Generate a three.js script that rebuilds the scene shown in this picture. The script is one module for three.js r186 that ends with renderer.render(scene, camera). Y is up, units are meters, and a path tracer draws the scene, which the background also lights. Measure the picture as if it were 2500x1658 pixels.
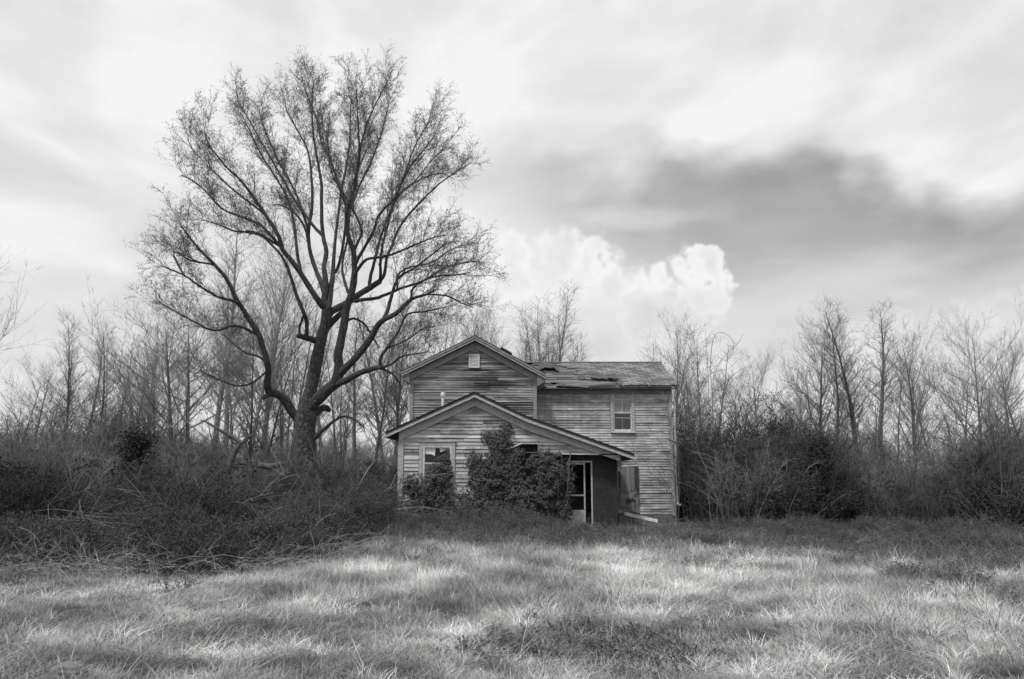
import * as THREE from 'three';
import { mergeGeometries } from 'three/addons/utils/BufferGeometryUtils.js';

// ---------------------------------------------------------------- camera, sky, sun, exposure
const scene = new THREE.Scene();
const FOCAL = 1944, PITCH = Math.atan(331 / FOCAL), EYE = 1.8;
const camera = new THREE.PerspectiveCamera(2 * Math.atan(829 / FOCAL) * 180 / Math.PI, 2500 / 1658, 0.1, 900);
camera.position.set(0, EYE, 0);
camera.rotation.x = PITCH;
const renderer = new THREE.WebGLRenderer({ antialias: true });
renderer.toneMapping = THREE.LinearToneMapping;
renderer.toneMappingExposure = 1.0;
renderer.shadowMap.enabled = true;
const sun = new THREE.DirectionalLight(0xfffefc, 3.0);
sun.position.set(-19, 62, 8); sun.target.position.set(0, 0, -22);
sun.castShadow = true; sun.shadow.radius = 16; sun.shadow.mapSize.set(4096, 4096);
Object.assign(sun.shadow.camera, { left: -45, right: 45, top: 45, bottom: -45, near: 1, far: 160 });
scene.add(sun, sun.target);

// ---------------------------------------------------------------- numbers and noise
function rng(seed) {
  let a = seed >>> 0;
  return () => { a = (a + 0x6D2B79F5) | 0; let t = Math.imul(a ^ (a >>> 15), 1 | a); t = (t + Math.imul(t ^ (t >>> 7), 61 | t)) ^ t; return ((t ^ (t >>> 14)) >>> 0) / 4294967296; };
}
const hash2 = (x, y) => { let h = Math.imul(x, 374761393) + Math.imul(y, 668265263); h = Math.imul(h ^ (h >>> 13), 1274126177); return ((h ^ (h >>> 16)) >>> 0) / 4294967296; };
function noise(x, y) {
  const xi = Math.floor(x), yi = Math.floor(y), fx = x - xi, fy = y - yi, u = fx * fx * (3 - 2 * fx), v = fy * fy * (3 - 2 * fy);
  const a = hash2(xi, yi), b = hash2(xi + 1, yi), c = hash2(xi, yi + 1), d = hash2(xi + 1, yi + 1);
  return a + (b - a) * u + (c - a) * v + (a - b - c + d) * u * v;
}
function fbm(x, y, n = 5) { let s = 0, a = 0.5, t = 0; for (let i = 0; i < n; i++) { s += a * noise(x, y); t += a; x = x * 2.03 + 17.7; y = y * 2.03 + 9.2; a *= 0.5; } return s / t; }
const clamp = (x, a = 0, b = 1) => Math.min(b, Math.max(a, x));
const smooth = (a, b, x) => { const t = clamp((x - a) / (b - a)); return t * t * (3 - 2 * t); };
const lerp = (a, b, t) => a + (b - a) * t;
const lin = (c) => c <= 0.04045 ? c / 12.92 : ((c + 0.055) / 1.055) ** 2.4;
function curve(points, x) {  // a smooth curve through [x, y] points
  if (x <= points[0][0]) return points[0][1];
  for (let i = 1; i < points.length; i++) if (x <= points[i][0]) { const [x0, y0] = points[i - 1], [x1, y1] = points[i]; return lerp(y0, y1, smooth(x0, x1, x)); }
  return points[points.length - 1][1];
}

// a pixel of the 2500 x 1658 photograph gives a direction; the distance comes from the plane it lies on
const CP = Math.cos(PITCH), SP = Math.sin(PITCH);
function ray(px, py) { const x = (px - 1250) / FOCAL, y = -(py - 829) / FOCAL; return [x, y * CP + SP, y * SP - CP]; }
function P(px, py, z) { const d = ray(px, py), t = -z / d[2]; return new THREE.Vector3(d[0] * t, EYE + d[1] * t, -z); }
const PX = (px, py, z) => P(px, py, z).x, PY = (px, py, z) => P(px, py, z).y;
function toPixel(x, y, z) { const Y = y - EYE, d = -z * CP + Y * SP; return [1250 + FOCAL * x / d, 829 - FOCAL * (Y * CP + z * SP) / d]; }
const azel = (px, py) => { const d = ray(px, py); return [Math.atan2(d[0], -d[2]) * 180 / Math.PI, Math.atan2(d[1], Math.hypot(d[0], d[2])) * 180 / Math.PI]; };

// ---------------------------------------------------------------- the sky: high thin cloud, a clearer gap, cumulus low down
{
  const W = 4096, H = 2048, data = new Float32Array(W * H * 4);
  const skyCurve = (list) => list.map(([x, y]) => azel(x, y));
  const gapTop = skyCurve([[1080, 415], [1230, 345], [1390, 415], [1500, 400], [1610, 362], [1750, 380], [1880, 390], [1990, 365], [2080, 425], [2250, 490], [2370, 520], [2470, 505], [2600, 450]]);
  const gapLow = skyCurve([[1080, 575], [1300, 600], [1600, 690], [1800, 740], [2000, 735], [2200, 690], [2400, 720], [2600, 690]]);
  const heads = [[1010, 600, 60], [1085, 552, 48], [1140, 552, 42], [1200, 590, 50], [1262, 600, 52], [1330, 592, 52], [1388, 580, 46], [1440, 615, 52], [1500, 660, 56], [1560, 690, 56], [1610, 676, 50], [1655, 642, 46], [1692, 622, 44], [1738, 640, 42], [1752, 690, 44], [1250, 680, 110], [1400, 700, 110], [1560, 740, 90], [1700, 710, 70], [1360, 760, 90], [1150, 640, 90], [1120, 730, 100], [1640, 790, 100], [1700, 905, 45], [1420, 870, 50], [2200, 800, 60], [2290, 780, 55], [2370, 760, 55], [2440, 745, 60], [2520, 740, 70], [2080, 830, 50]].map(([x, y, q]) => [...azel(x, y), q * 0.0281]);
  for (let j = 0; j < H; j++) {
    const el = ((j + 0.5) / H - 0.5) * 180;
    for (let i = 0; i < W; i++) {
      let az = ((i + 0.5) / W - 0.25) * 360; if (az > 180) az -= 360;
      const o = (j * W + i) * 4;
      let v = 0.8;
      if (el > -1) {
        // high cloud on a sheet overhead, combed by the wind towards one point
        const e = Math.max(el, 0.2) * Math.PI / 180, a = az * Math.PI / 180, far = 1 / Math.tan(e + 0.12), sx = Math.sin(a) * far, sz = Math.cos(a) * far;
        const wx = fbm(sx * 0.9 + 3, sz * 0.9 + 7, 3) - 0.5, wz = fbm(sx * 0.9 + 31, sz * 0.9 + 11, 3) - 0.5;
        const streak = fbm((sx + 0.35 * sz) * 4.2 + wx * 3 + 40, (sz - 0.2 * sx) * 1.1 + wz * 2.2 + 80, 6), soft = fbm(sx * 1.1 + wx + 5, sz * 1.1 + wz + 60, 4);
        v = 0.928 + (streak - 0.5) * 0.2 + (soft - 0.5) * 0.14;
        const away = smooth(50, 80, Math.abs(az) + Math.max(0, el - 35));
        v -= 0.2 * smooth(0.56, 0.78, soft) * smooth(0.4, 0.62, streak) * (0.35 + 0.65 * away);   // thinner places
        v += (fbm(az * 0.16 + 13 + wx * 3, el * 0.3 + 21 + wz * 3, 6) - 0.5) * 0.13 * smooth(60, 35, el);   // mottling
        const n1 = fbm(az * 0.11 + 5, el * 0.2 + 3, 5) - 0.5, n2 = fbm(az * 0.28 + 50, el * 0.55 + 30, 4) - 0.5;
        if (el < 34 && az > -15 && az < 60) {
          const w = n1 * 4.2 + n2 * 2, up = curve(gapTop, az + n2 * 2), low = curve(gapLow, az);
          const side = smooth(-9, 8, az) * (1 - smooth(42, 52, az));
          const g = (1 - smooth(-2.2, 2.2, el + w - up)) * smooth(-3, 4.5, el + w * 0.6 - low) * side;
          const wisp = smooth(0.48, 0.8, fbm(az * 0.09 - el * 0.16 + 9, az * 0.05 + el * 0.3 + 2, 4));
          const deep = 0.58 + 0.13 * smooth(5, -7, el - up) + n2 * 0.08 + 0.1 * wisp + 0.11 * smooth(13, 0, az);
          v = lerp(v, Math.min(deep, v), g);
        }
        // heaped cloud: a crowd of rounded heads with ragged rims, each lit from above
        if (el < 24 && az > -14 && az < 42) {
          const rag = fbm(az * 0.55 + 7, el * 0.6 + 19, 3) - 0.5, fine = fbm(az * 1.9 + 17, el * 1.9 + 9, 5) - 0.5, body = fbm(az * 0.34 + 70 + rag, el * 0.5 + 3, 6) - 0.5;
          let sum = 0; for (const [ha, he, hr] of heads) { const dx = az - ha, dy = el - he; if (Math.abs(dx) > hr * 2.4 || dy > hr * 2.4 || dy < -hr * 4) continue; sum += Math.exp(6 * (1 - Math.hypot(dx, dy > 0 ? dy : dy * 0.55) / hr)); }
          const f = sum > 0 ? Math.log(sum) / 6 + rag * 1.1 + fine * 0.75 - 0.1 : -1;
          const tone = 0.96 - 0.06 * smooth(0.25, 1.0, f + body * 1.8 + rag) + body * 0.16 + fine * 0.05;
          v = lerp(v, Math.max(Math.min(0.96, tone), v * 0.93), smooth(0, 0.3 + 0.45 * smooth(0.35, 0.75, noise(az * 0.35 + 4, el * 0.35)), f));
        }
        // a bank of grey low over the trees, with clear patches
        const bank = smooth(13.5, 10.5, el + n1 * 5) * smooth(3, 8, el + n1 * 3);
        v = lerp(v, 0.86 + n2 * 0.14, bank * 0.55);
        v += 0.03 * smooth(9, 2, el);
      }
      const l = lin(clamp(v, 0.5, 0.962));
      data[o] = data[o + 1] = data[o + 2] = l; data[o + 3] = 1;
    }
  }
  const sky = new THREE.DataTexture(data, W, H, THREE.RGBAFormat, THREE.FloatType);
  sky.mapping = THREE.EquirectangularReflectionMapping; sky.magFilter = THREE.LinearFilter; sky.needsUpdate = true;
  scene.background = sky; scene.environment = sky;
}

// ---------------------------------------------------------------- building helpers
const taken = new Map();
function numbered(name) { const n = taken.get(name) ?? 0; taken.set(name, n + 1); return n ? name + '_' + String(n).padStart(3, '0') : name; }
function tag(o, label, category, group, kind) {
  o.userData.label = label; if (category) o.userData.category = category;
  if (group) o.userData.group = group; if (kind) o.userData.kind = kind;
  return o;
}
function lit(o) { o.castShadow = true; o.receiveShadow = true; return o; }
function thing(name, label, category, [x, y, z] = [0, 0, 0], group) {
  const o = new THREE.Group(); o.name = numbered(name); o.position.set(x, y, z); scene.add(o);
  o.userData.at = undefined; delete o.userData.at;
  return tag(o, label, category, group);
}
function part(name, geometry, material, parent) { const m = lit(new THREE.Mesh(geometry, material)); m.name = name; parent.add(m); return m; }
function structure(name, geometry, material, label) { const m = part(numbered(name), geometry, material, scene); m.userData.kind = 'structure'; m.userData.label = label; return m; }

class Geo {   // collects triangles
  constructor(colored = false) { this.p = []; this.n = []; this.t = []; this.i = []; this.c = colored ? [] : null; }
  get count() { return this.p.length / 3; }
  v(x, y, z, nx, ny, nz, u = 0, w = 0, c = 1) { this.p.push(x, y, z); this.n.push(nx, ny, nz); this.t.push(u, w); if (this.c) this.c.push(c, c, c); return this.p.length / 3 - 1; }
  tube(pts, radii, sides = 5, color = null, capEnd = false) {
    const n = pts.length; let ux = 0, uy = 0, uz = 0, first = -1, along = 0;
    for (let k = 0; k < n; k++) {
      const a = pts[Math.max(0, k - 1)], b = pts[Math.min(n - 1, k + 1)];
      let dx = b[0] - a[0], dy = b[1] - a[1], dz = b[2] - a[2], l = Math.hypot(dx, dy, dz) || 1; dx /= l; dy /= l; dz /= l;
      if (k === 0) { if (Math.abs(dy) < 0.9) { ux = -dz; uy = 0; uz = dx; } else { ux = 0; uy = dz; uz = -dy; } }
      const d = ux * dx + uy * dy + uz * dz; ux -= d * dx; uy -= d * dy; uz -= d * dz; l = Math.hypot(ux, uy, uz) || 1; ux /= l; uy /= l; uz /= l;
      const wx = dy * uz - dz * uy, wy = dz * ux - dx * uz, wz = dx * uy - dy * ux, r = radii[k];
      if (k) along += Math.hypot(pts[k][0] - pts[k - 1][0], pts[k][1] - pts[k - 1][1], pts[k][2] - pts[k - 1][2]);
      const start = this.count; if (first < 0) first = start;
      for (let s = 0; s < sides; s++) {
        const q = s / sides * 2 * Math.PI, cs = Math.cos(q), sn = Math.sin(q), nx = ux * cs + wx * sn, ny = uy * cs + wy * sn, nz = uz * cs + wz * sn;
        this.v(pts[k][0] + nx * r, pts[k][1] + ny * r, pts[k][2] + nz * r, nx, ny, nz, s / sides * 2, along, color ? color(pts[k], s) : 1);
      }
      if (k) for (let s = 0; s < sides; s++) { const a0 = start - sides + s, b0 = start - sides + (s + 1) % sides, a1 = start + s, b1 = start + (s + 1) % sides; this.i.push(a0, b0, a1, b0, b1, a1); }
    }
    if (capEnd) { const e = pts[n - 1], s0 = this.count - sides, c = this.v(e[0], e[1], e[2], 0, 1, 0, 0, 0, 1); for (let s = 0; s < sides; s++) this.i.push(s0 + s, s0 + (s + 1) % sides, c); }
    return this;
  }
  leaf(x, y, z, dx, dy, dz, sx, sy, sz, len, wid, c = 1) {   // a folded diamond: d along, s across
    const nx = sy * dz - sz * dy, ny = sz * dx - sx * dz, nz = sx * dy - sy * dx, w = wid / 2, m = len * 0.42, f = wid * 0.16;
    const a = this.v(x, y, z, nx, ny, nz, 0, 0, c), b = this.v(x + dx * m + sx * w + nx * f, y + dy * m + sy * w + ny * f, z + dz * m + sz * w + nz * f, nx, ny, nz, 1, 0, c);
    const t = this.v(x + dx * len, y + dy * len, z + dz * len, nx, ny, nz, 1, 1, c), e = this.v(x + dx * m - sx * w + nx * f, y + dy * m - sy * w + ny * f, z + dz * m - sz * w + nz * f, nx, ny, nz, 0, 1, c);
    this.i.push(a, b, t, a, t, e); return this;
  }
  build() {
    const g = new THREE.BufferGeometry();
    g.setAttribute('position', new THREE.Float32BufferAttribute(this.p, 3)); g.setAttribute('normal', new THREE.Float32BufferAttribute(this.n, 3)); g.setAttribute('uv', new THREE.Float32BufferAttribute(this.t, 2));
    if (this.c) g.setAttribute('color', new THREE.Float32BufferAttribute(this.c, 3));
    g.setIndex(this.i.length > 65000 * 3 || this.count > 65000 ? new THREE.Uint32BufferAttribute(this.i, 1) : this.i); return g;
  }
}
function unit(r) { const y = 2 * r() - 1, a = 2 * Math.PI * r(), s = Math.sqrt(1 - y * y); return [s * Math.cos(a), y, s * Math.sin(a)]; }
function randomLeaf(g, r, x, y, z, len, wid, c = 1, droop = 0) {
  let [dx, dy, dz] = unit(r); dy -= droop; let l = Math.hypot(dx, dy, dz) || 1; dx /= l; dy /= l; dz /= l;
  let [ax, ay, az] = unit(r), sx = dy * az - dz * ay, sy = dz * ax - dx * az, sz = dx * ay - dy * ax; l = Math.hypot(sx, sy, sz) || 1;
  g.leaf(x, y, z, dx, dy, dz, sx / l, sy / l, sz / l, len, wid, c);
}
// a box between corners with uv in metres
function box(x0, x1, y0, y1, z0, z1) {
  const g = new THREE.BoxGeometry(x1 - x0, y1 - y0, z1 - z0); metric(g, x1 - x0, y1 - y0, z1 - z0); g.translate((x0 + x1) / 2, (y0 + y1) / 2, (z0 + z1) / 2); return g;
}
function metric(g, w, h, d) {
  const u = g.attributes.uv, n = g.attributes.normal;
  for (let i = 0; i < u.count; i++) { const a = Math.abs(n.getX(i)) > 0.5 ? d : w, b = Math.abs(n.getY(i)) > 0.5 ? d : h; u.setXY(i, u.getX(i) * a, u.getY(i) * b); }
}
// a board between two points in the x-y plane, given thickness below that line and depth from z0 back to z1
function slantBoard([xa, ya], [xb, yb], drop, z0, z1) {
  const s = new THREE.Shape([new THREE.Vector2(xa, ya), new THREE.Vector2(xb, yb), new THREE.Vector2(xb, yb - drop), new THREE.Vector2(xa, ya - drop)]);
  return extrude(s, z0, z1);
}
function extrude(shape, zFront, zBack) {
  const g = new THREE.ExtrudeGeometry(shape, { depth: Math.abs(zBack - zFront), bevelEnabled: false }); g.translate(0, 0, Math.min(zFront, zBack)); return g;
}
const grey = (v) => new THREE.Color().setRGB(v, v, v);
function texture(w, h, fn, repeat = true, srgb = true) {
  const d = new Uint8Array(w * h * 4);
  for (let j = 0; j < h; j++) for (let i = 0; i < w; i++) { const v = clamp(fn(i, j)) * 255, o = (j * w + i) * 4; d[o] = d[o + 1] = d[o + 2] = v; d[o + 3] = 255; }
  const t = new THREE.DataTexture(d, w, h); if (repeat) t.wrapS = t.wrapT = THREE.RepeatWrapping; t.magFilter = THREE.LinearFilter; t.minFilter = THREE.LinearMipmapLinearFilter; t.generateMipmaps = true;
  if (srgb) t.colorSpace = THREE.SRGBColorSpace; t.needsUpdate = true; return t;
}
const matte = (v, extra = {}) => new THREE.MeshStandardMaterial({ color: grey(v), roughness: 0.95, side: THREE.DoubleSide, ...extra });
const tile = (x, n) => ((x % n) + n) % n;
function tnoise(x, y, nx, ny) {  // value noise that repeats after nx, ny cells
  const xi = Math.floor(x), yi = Math.floor(y), fx = x - xi, fy = y - yi, u = fx * fx * (3 - 2 * fx), v = fy * fy * (3 - 2 * fy), h = (a, b) => hash2(tile(a, nx) + 91, tile(b, ny) + 37);
  return lerp(lerp(h(xi, yi), h(xi + 1, yi), u), lerp(h(xi, yi + 1), h(xi + 1, yi + 1), u), v);
}
const speckle = texture(256, 256, (i, j) => 0.62 + 0.25 * tnoise(i / 4, j / 4, 64, 64) + 0.2 * tnoise(i / 16, j / 16, 16, 16) - 0.1 + 0.12 * hash2(i, j));
const grainTex = texture(512, 256, (i, j) => 0.74 + 0.16 * (tnoise(i / 64, j / 3, 8, 85) - 0.5) + 0.16 * (tnoise(i / 24, j / 10, 21, 25) - 0.5) + 0.06 * (tnoise(i / 5, j / 2, 102, 128) - 0.5));
grainTex.repeat.set(0.7, 2.2);
const barkTex = texture(256, 512, (i, j) => 0.58 + 0.45 * (tnoise(i / 7, j / 26, 36, 20) - 0.5) + 0.3 * (tnoise(i / 22, j / 40, 12, 13) - 0.5) + 0.2 * (tnoise(i / 3, j / 9, 85, 57) - 0.5) + 0.1);
const barkBump = texture(256, 512, (i, j) => tnoise(i / 7, j / 26, 36, 20), true, false);
const feltTex = texture(256, 256, (i, j) => 0.5 + 0.35 * tnoise(i / 9, j / 9, 28, 28) + 0.3 * (hash2(i >> 1, j >> 1) > 0.8 ? hash2(i, j) : 0) + 0.25 * (tnoise(i / 40, j / 40, 6, 6) - 0.4));
const M = {
  bark: new THREE.MeshStandardMaterial({ color: grey(0.13), map: barkTex, bumpMap: barkBump, bumpScale: 0.02, roughness: 0.95 }),
  twig: matte(0.11), bud: matte(0.1),
  trunkGrey: matte(0.34, { map: barkTex }), trunkPale: matte(0.6, { map: barkTex }), branchGrey: matte(0.19), branchPale: matte(0.28), trunkDark: matte(0.2, { map: barkTex }),
  trim: new THREE.MeshStandardMaterial({ color: grey(0.68), map: grainTex, roughness: 0.8 }),
  trimPale: new THREE.MeshStandardMaterial({ color: grey(1), map: grainTex, roughness: 0.8 }),
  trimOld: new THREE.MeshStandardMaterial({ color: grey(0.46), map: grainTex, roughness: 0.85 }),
  underlay: new THREE.MeshStandardMaterial({ color: grey(0.08), map: feltTex, roughness: 0.95 }),
  rot: new THREE.MeshStandardMaterial({ color: grey(0.3), map: grainTex, roughness: 0.95 }),
  sheathing: [0.26, 0.2, 0.32].map((v) => new THREE.MeshStandardMaterial({ color: grey(v), map: grainTex, roughness: 0.9 })),
  shingle: [0.24, 0.16, 0.31, 0.045].map((v) => new THREE.MeshStandardMaterial({ color: grey(v), map: speckle, roughness: 0.95 })),
  felt: new THREE.MeshStandardMaterial({ color: grey(0.13), map: feltTex, roughness: 0.9, side: THREE.DoubleSide }),
  tar: new THREE.MeshStandardMaterial({ color: grey(0.035), map: feltTex, roughness: 0.85 }),
  inside: matte(0.45), metal: new THREE.MeshStandardMaterial({ color: grey(0.6), roughness: 0.45, metalness: 0.3 }), metalWhite: new THREE.MeshStandardMaterial({ color: grey(0.72), map: speckle, roughness: 0.5 }),
  doorPanel: new THREE.MeshStandardMaterial({ color: grey(0.5), map: speckle, roughness: 0.55 }),
  glass: new THREE.MeshPhysicalMaterial({ color: grey(0.9), roughness: 0.06, transmission: 1, thickness: 0, ior: 1.5 }),
  skyGreyPane: new THREE.MeshPhysicalMaterial({ color: grey(0.3), map: speckle, roughness: 0.2, clearcoat: 0.6, clearcoatRoughness: 0.08 }),  // opaque grey base colour stands in for the sky reflected in the pane
  cloth: new THREE.MeshPhysicalMaterial({ color: grey(0.8), roughness: 1, transmission: 0.2, thickness: 0, side: THREE.DoubleSide }),
  concrete: new THREE.MeshStandardMaterial({ color: grey(0.22), map: speckle, roughness: 0.95 }),
};

// ---------------------------------------------------------------- the ground
const gh = (x, z) => 0.07 * Math.sin(x * 0.31 + 1.2) * Math.sin(z * 0.27 + 0.4) + 0.05 * Math.sin(x * 0.83 - z * 0.51) + 0.025 * Math.sin(x * 1.9 + z * 1.4 + 2) + 0.35 * smooth(-17, -21, z) * Math.exp(-(((x + 0.9) / 2.6) ** 2) - ((z + 22.3) / 1.6) ** 2);
{
  const axis = (a, b, n, c, w) => { const out = []; for (let i = 0; i <= n; i++) { const t = i / n * 2 - 1; out.push(c + (t < 0 ? -(((-t) ** 2.4) * (c - a)) : (t ** 2.4) * (b - c)) + t * w); } return out; };
  const xs = axis(-330, 330, 150, 0, 14), zs = axis(-330, 60, 150, -17, 12), g = new Geo();
  for (const z of zs) for (const x of xs) { const e = 0.15, y = gh(x, z), nx = -(gh(x + e, z) - y) / e, nz = -(gh(x, z + e) - y) / e, l = Math.hypot(nx, 1, nz); g.v(x, y, z, nx / l, 1 / l, nz / l, x * 0.8, z * 0.8); }
  const w = xs.length; for (let j = 0; j + 1 < zs.length; j++) for (let i = 0; i + 1 < w; i++) { const a = j * w + i; g.i.push(a, a + w, a + 1, a + 1, a + w, a + w + 1); }
  structure('ground', g.build(), matte(0.17, { map: speckle }), 'matted old field with thatch and bare soil under the grass');
}

// ---------------------------------------------------------------- the house
const ZE = 26, ZG = 28.5, ZW = 30.5;          // distance of the kitchen gable, of the tall gable and of the side wing
const house = thing('abandoned_house', 'abandoned weathered clapboard farmhouse with two stacked gables and a damaged side wing', 'house');
const hole = (shape, x0, x1, y0, y1) => { const p = new THREE.Path(); p.moveTo(x0, y0); p.lineTo(x0, y1); p.lineTo(x1, y1); p.lineTo(x1, y0); p.closePath(); shape.holes.push(p); };
const poly = (list) => new THREE.Shape(list.map(([x, y]) => new THREE.Vector2(x, y)));

// Clapboards: every board is a mesh of its own on its wall; one weathered skin for each wall, laid out in metres
function sideWall({ name, z, y0, y1, exposure, left, right, gaps, seed, lengths, stain, wall, twist = 1, vary = 1, streaky = 1 }) {
  const r = rng(seed), rows = [], x0 = left(y0) - 0.5, W = right((y0 + y1) / 2) - x0 + 6;
  for (let k = 0, y = y0; y < y1; k++, y += exposure * (0.94 + 0.12 * r())) {
    const mid = y + exposure / 2; let spans = [[left(mid), right(mid)]];
    for (const [gx0, gx1, gy0, gy1] of gaps) if (mid > gy0 && mid < gy1) spans = spans.flatMap(([a, b]) => [[a, Math.min(b, gx0)], [Math.max(a, gx1), b]]).filter(([a, b]) => b - a > 0.06);
    const boards = [];
    for (const [a, b] of spans) { if (b - a < 0.06) continue; let x = a; while (x < b - 0.01) { let e = x + lengths[0] + r() * (lengths[1] - lengths[0]); if (b - e < 0.7) e = b; if (r() < 0.982 || k < 3) boards.push({ a: x, b: e, tone: vary * ((r() - 0.5) * 0.12 + (r() < 0.12 ? -0.1 : 0) + (r() < 0.1 ? 0.1 : 0)) }); x = e; } }
    rows.push({ y, boards });
  }
  const X0 = x0 - 0.5, X1 = Math.max(...rows.flatMap((q) => q.boards.map((b) => b.b))) + 0.3, Y0 = y0 - 0.1, Y1 = y1 + 0.4, TW = 1536, TH = 1024;
  const rowOf = new Int16Array(TH);
  for (let j = 0; j < TH; j++) { const y = Y0 + (j + 0.5) / TH * (Y1 - Y0); let k = 0; while (k + 1 < rows.length && rows[k + 1].y <= y) k++; rowOf[j] = k; }
  const skin = texture(TW, TH, (i, j) => {
    const x = X0 + (i + 0.5) / TW * (X1 - X0), y = Y0 + (j + 0.5) / TH * (Y1 - Y0), k = rowOf[j], b = rows[k].boards.find((q) => x <= q.b) ?? { tone: 0 };
    const s = seed * 13, grain = fbm(x * 2.1 + s + k * 7.3, y * 95 + s, 3) - 0.5, streak = fbm(x * 1.1 + s + k * 3.1, y * 26 + s, 4) - 0.5, blot = fbm(x * 2.6 + s, y * 22 + k * 9, 4);
    const paint = smooth(0.58, 0.72, blot) * 0.1 * (0.4 + fbm(x * 0.8 + s, y * 0.8, 2));
    const knot = hash2(Math.floor(x * 7 + k * 31), k) > 0.985 ? -0.12 * smooth(0.35, 0.1, Math.hypot((x * 7 + k * 31) % 1 - 0.5, ((y - rows[k].y) / exposure - 0.5) * 0.7)) : 0;
    return clamp(stain(x, y, streak) + b.tone + grain * 0.16 + streak * 0.22 * streaky + paint + knot, 0.1, 0.86);
  }, false);
  const m = new THREE.MeshStandardMaterial({ map: skin, bumpMap: skin, bumpScale: 0.004, roughness: 0.9 });
  for (const { y, boards } of rows) for (const q of boards) {
    const h = exposure * 1.16, tilt = (r() - 0.5) * 0.012 * twist, cup = 0.027 + r() * 0.012 * twist, lift = r() < 0.07 * twist ? 0.015 : 0, gap = 0.002 + r() * 0.003, dy = (r() - 0.5) * 0.008 * twist;
    const g = new Geo(), c = [], A = q.a + gap, B = q.b - gap, n = Math.max(1, Math.round((B - A) / 0.9));
    const uv = (x, yy) => [(x - X0) / (X1 - X0), (yy - Y0) / (Y1 - Y0)];
    const wob = []; for (let s = 0; s <= n; s++) wob.push((r() - 0.5) * 0.008 * twist);
    for (let s = 0; s <= n; s++) { const t = s / n, x = lerp(A, B, t), yy = y + dy + tilt * (t - 0.5) + wob[s]; c.push([x, yy, -z + cup + lift + wob[s] * 0.6], [x, yy + h, -z + 0.006]); }
    const quad = (a, b, d, e, nx, ny, nz) => { const q4 = [a, b, d, e].map((v) => g.v(v[0], v[1], v[2], nx, ny, nz, ...uv(v[0], v[1]))); g.i.push(q4[0], q4[1], q4[2], q4[0], q4[2], q4[3]); };
    const low = (v) => [v[0], v[1], -z + 0.001];
    for (let s = 0; s < n; s++) { const [a, ta, b, tb] = c.slice(s * 2, s * 2 + 4); quad(a, b, tb, ta, 0, 0.18, 0.98); quad(low(a), low(b), b, a, 0, -1, 0); }
    quad(c[0], c[1], low(c[1]), low(c[0]), -1, 0, 0); quad(c[2 * n], low(c[2 * n]), low(c[2 * n + 1]), c[2 * n + 1], 1, 0, 0);
    part('clapboard', g.build(), m, wall);
  }
}

// outlines read off the photograph on their own planes
const lineAt = (pts) => (x) => { for (let i = 1; i < pts.length; i++) if (x <= pts[i][0] || i === pts.length - 1) { const [a, b] = [pts[i - 1], pts[i]]; return a[1] + (b[1] - a[1]) * (x - a[0]) / (b[0] - a[0]); } };
const flat2 = (list, z) => list.map(([px, py]) => { const p = P(px, py, z); return [p.x, p.y]; });

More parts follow.
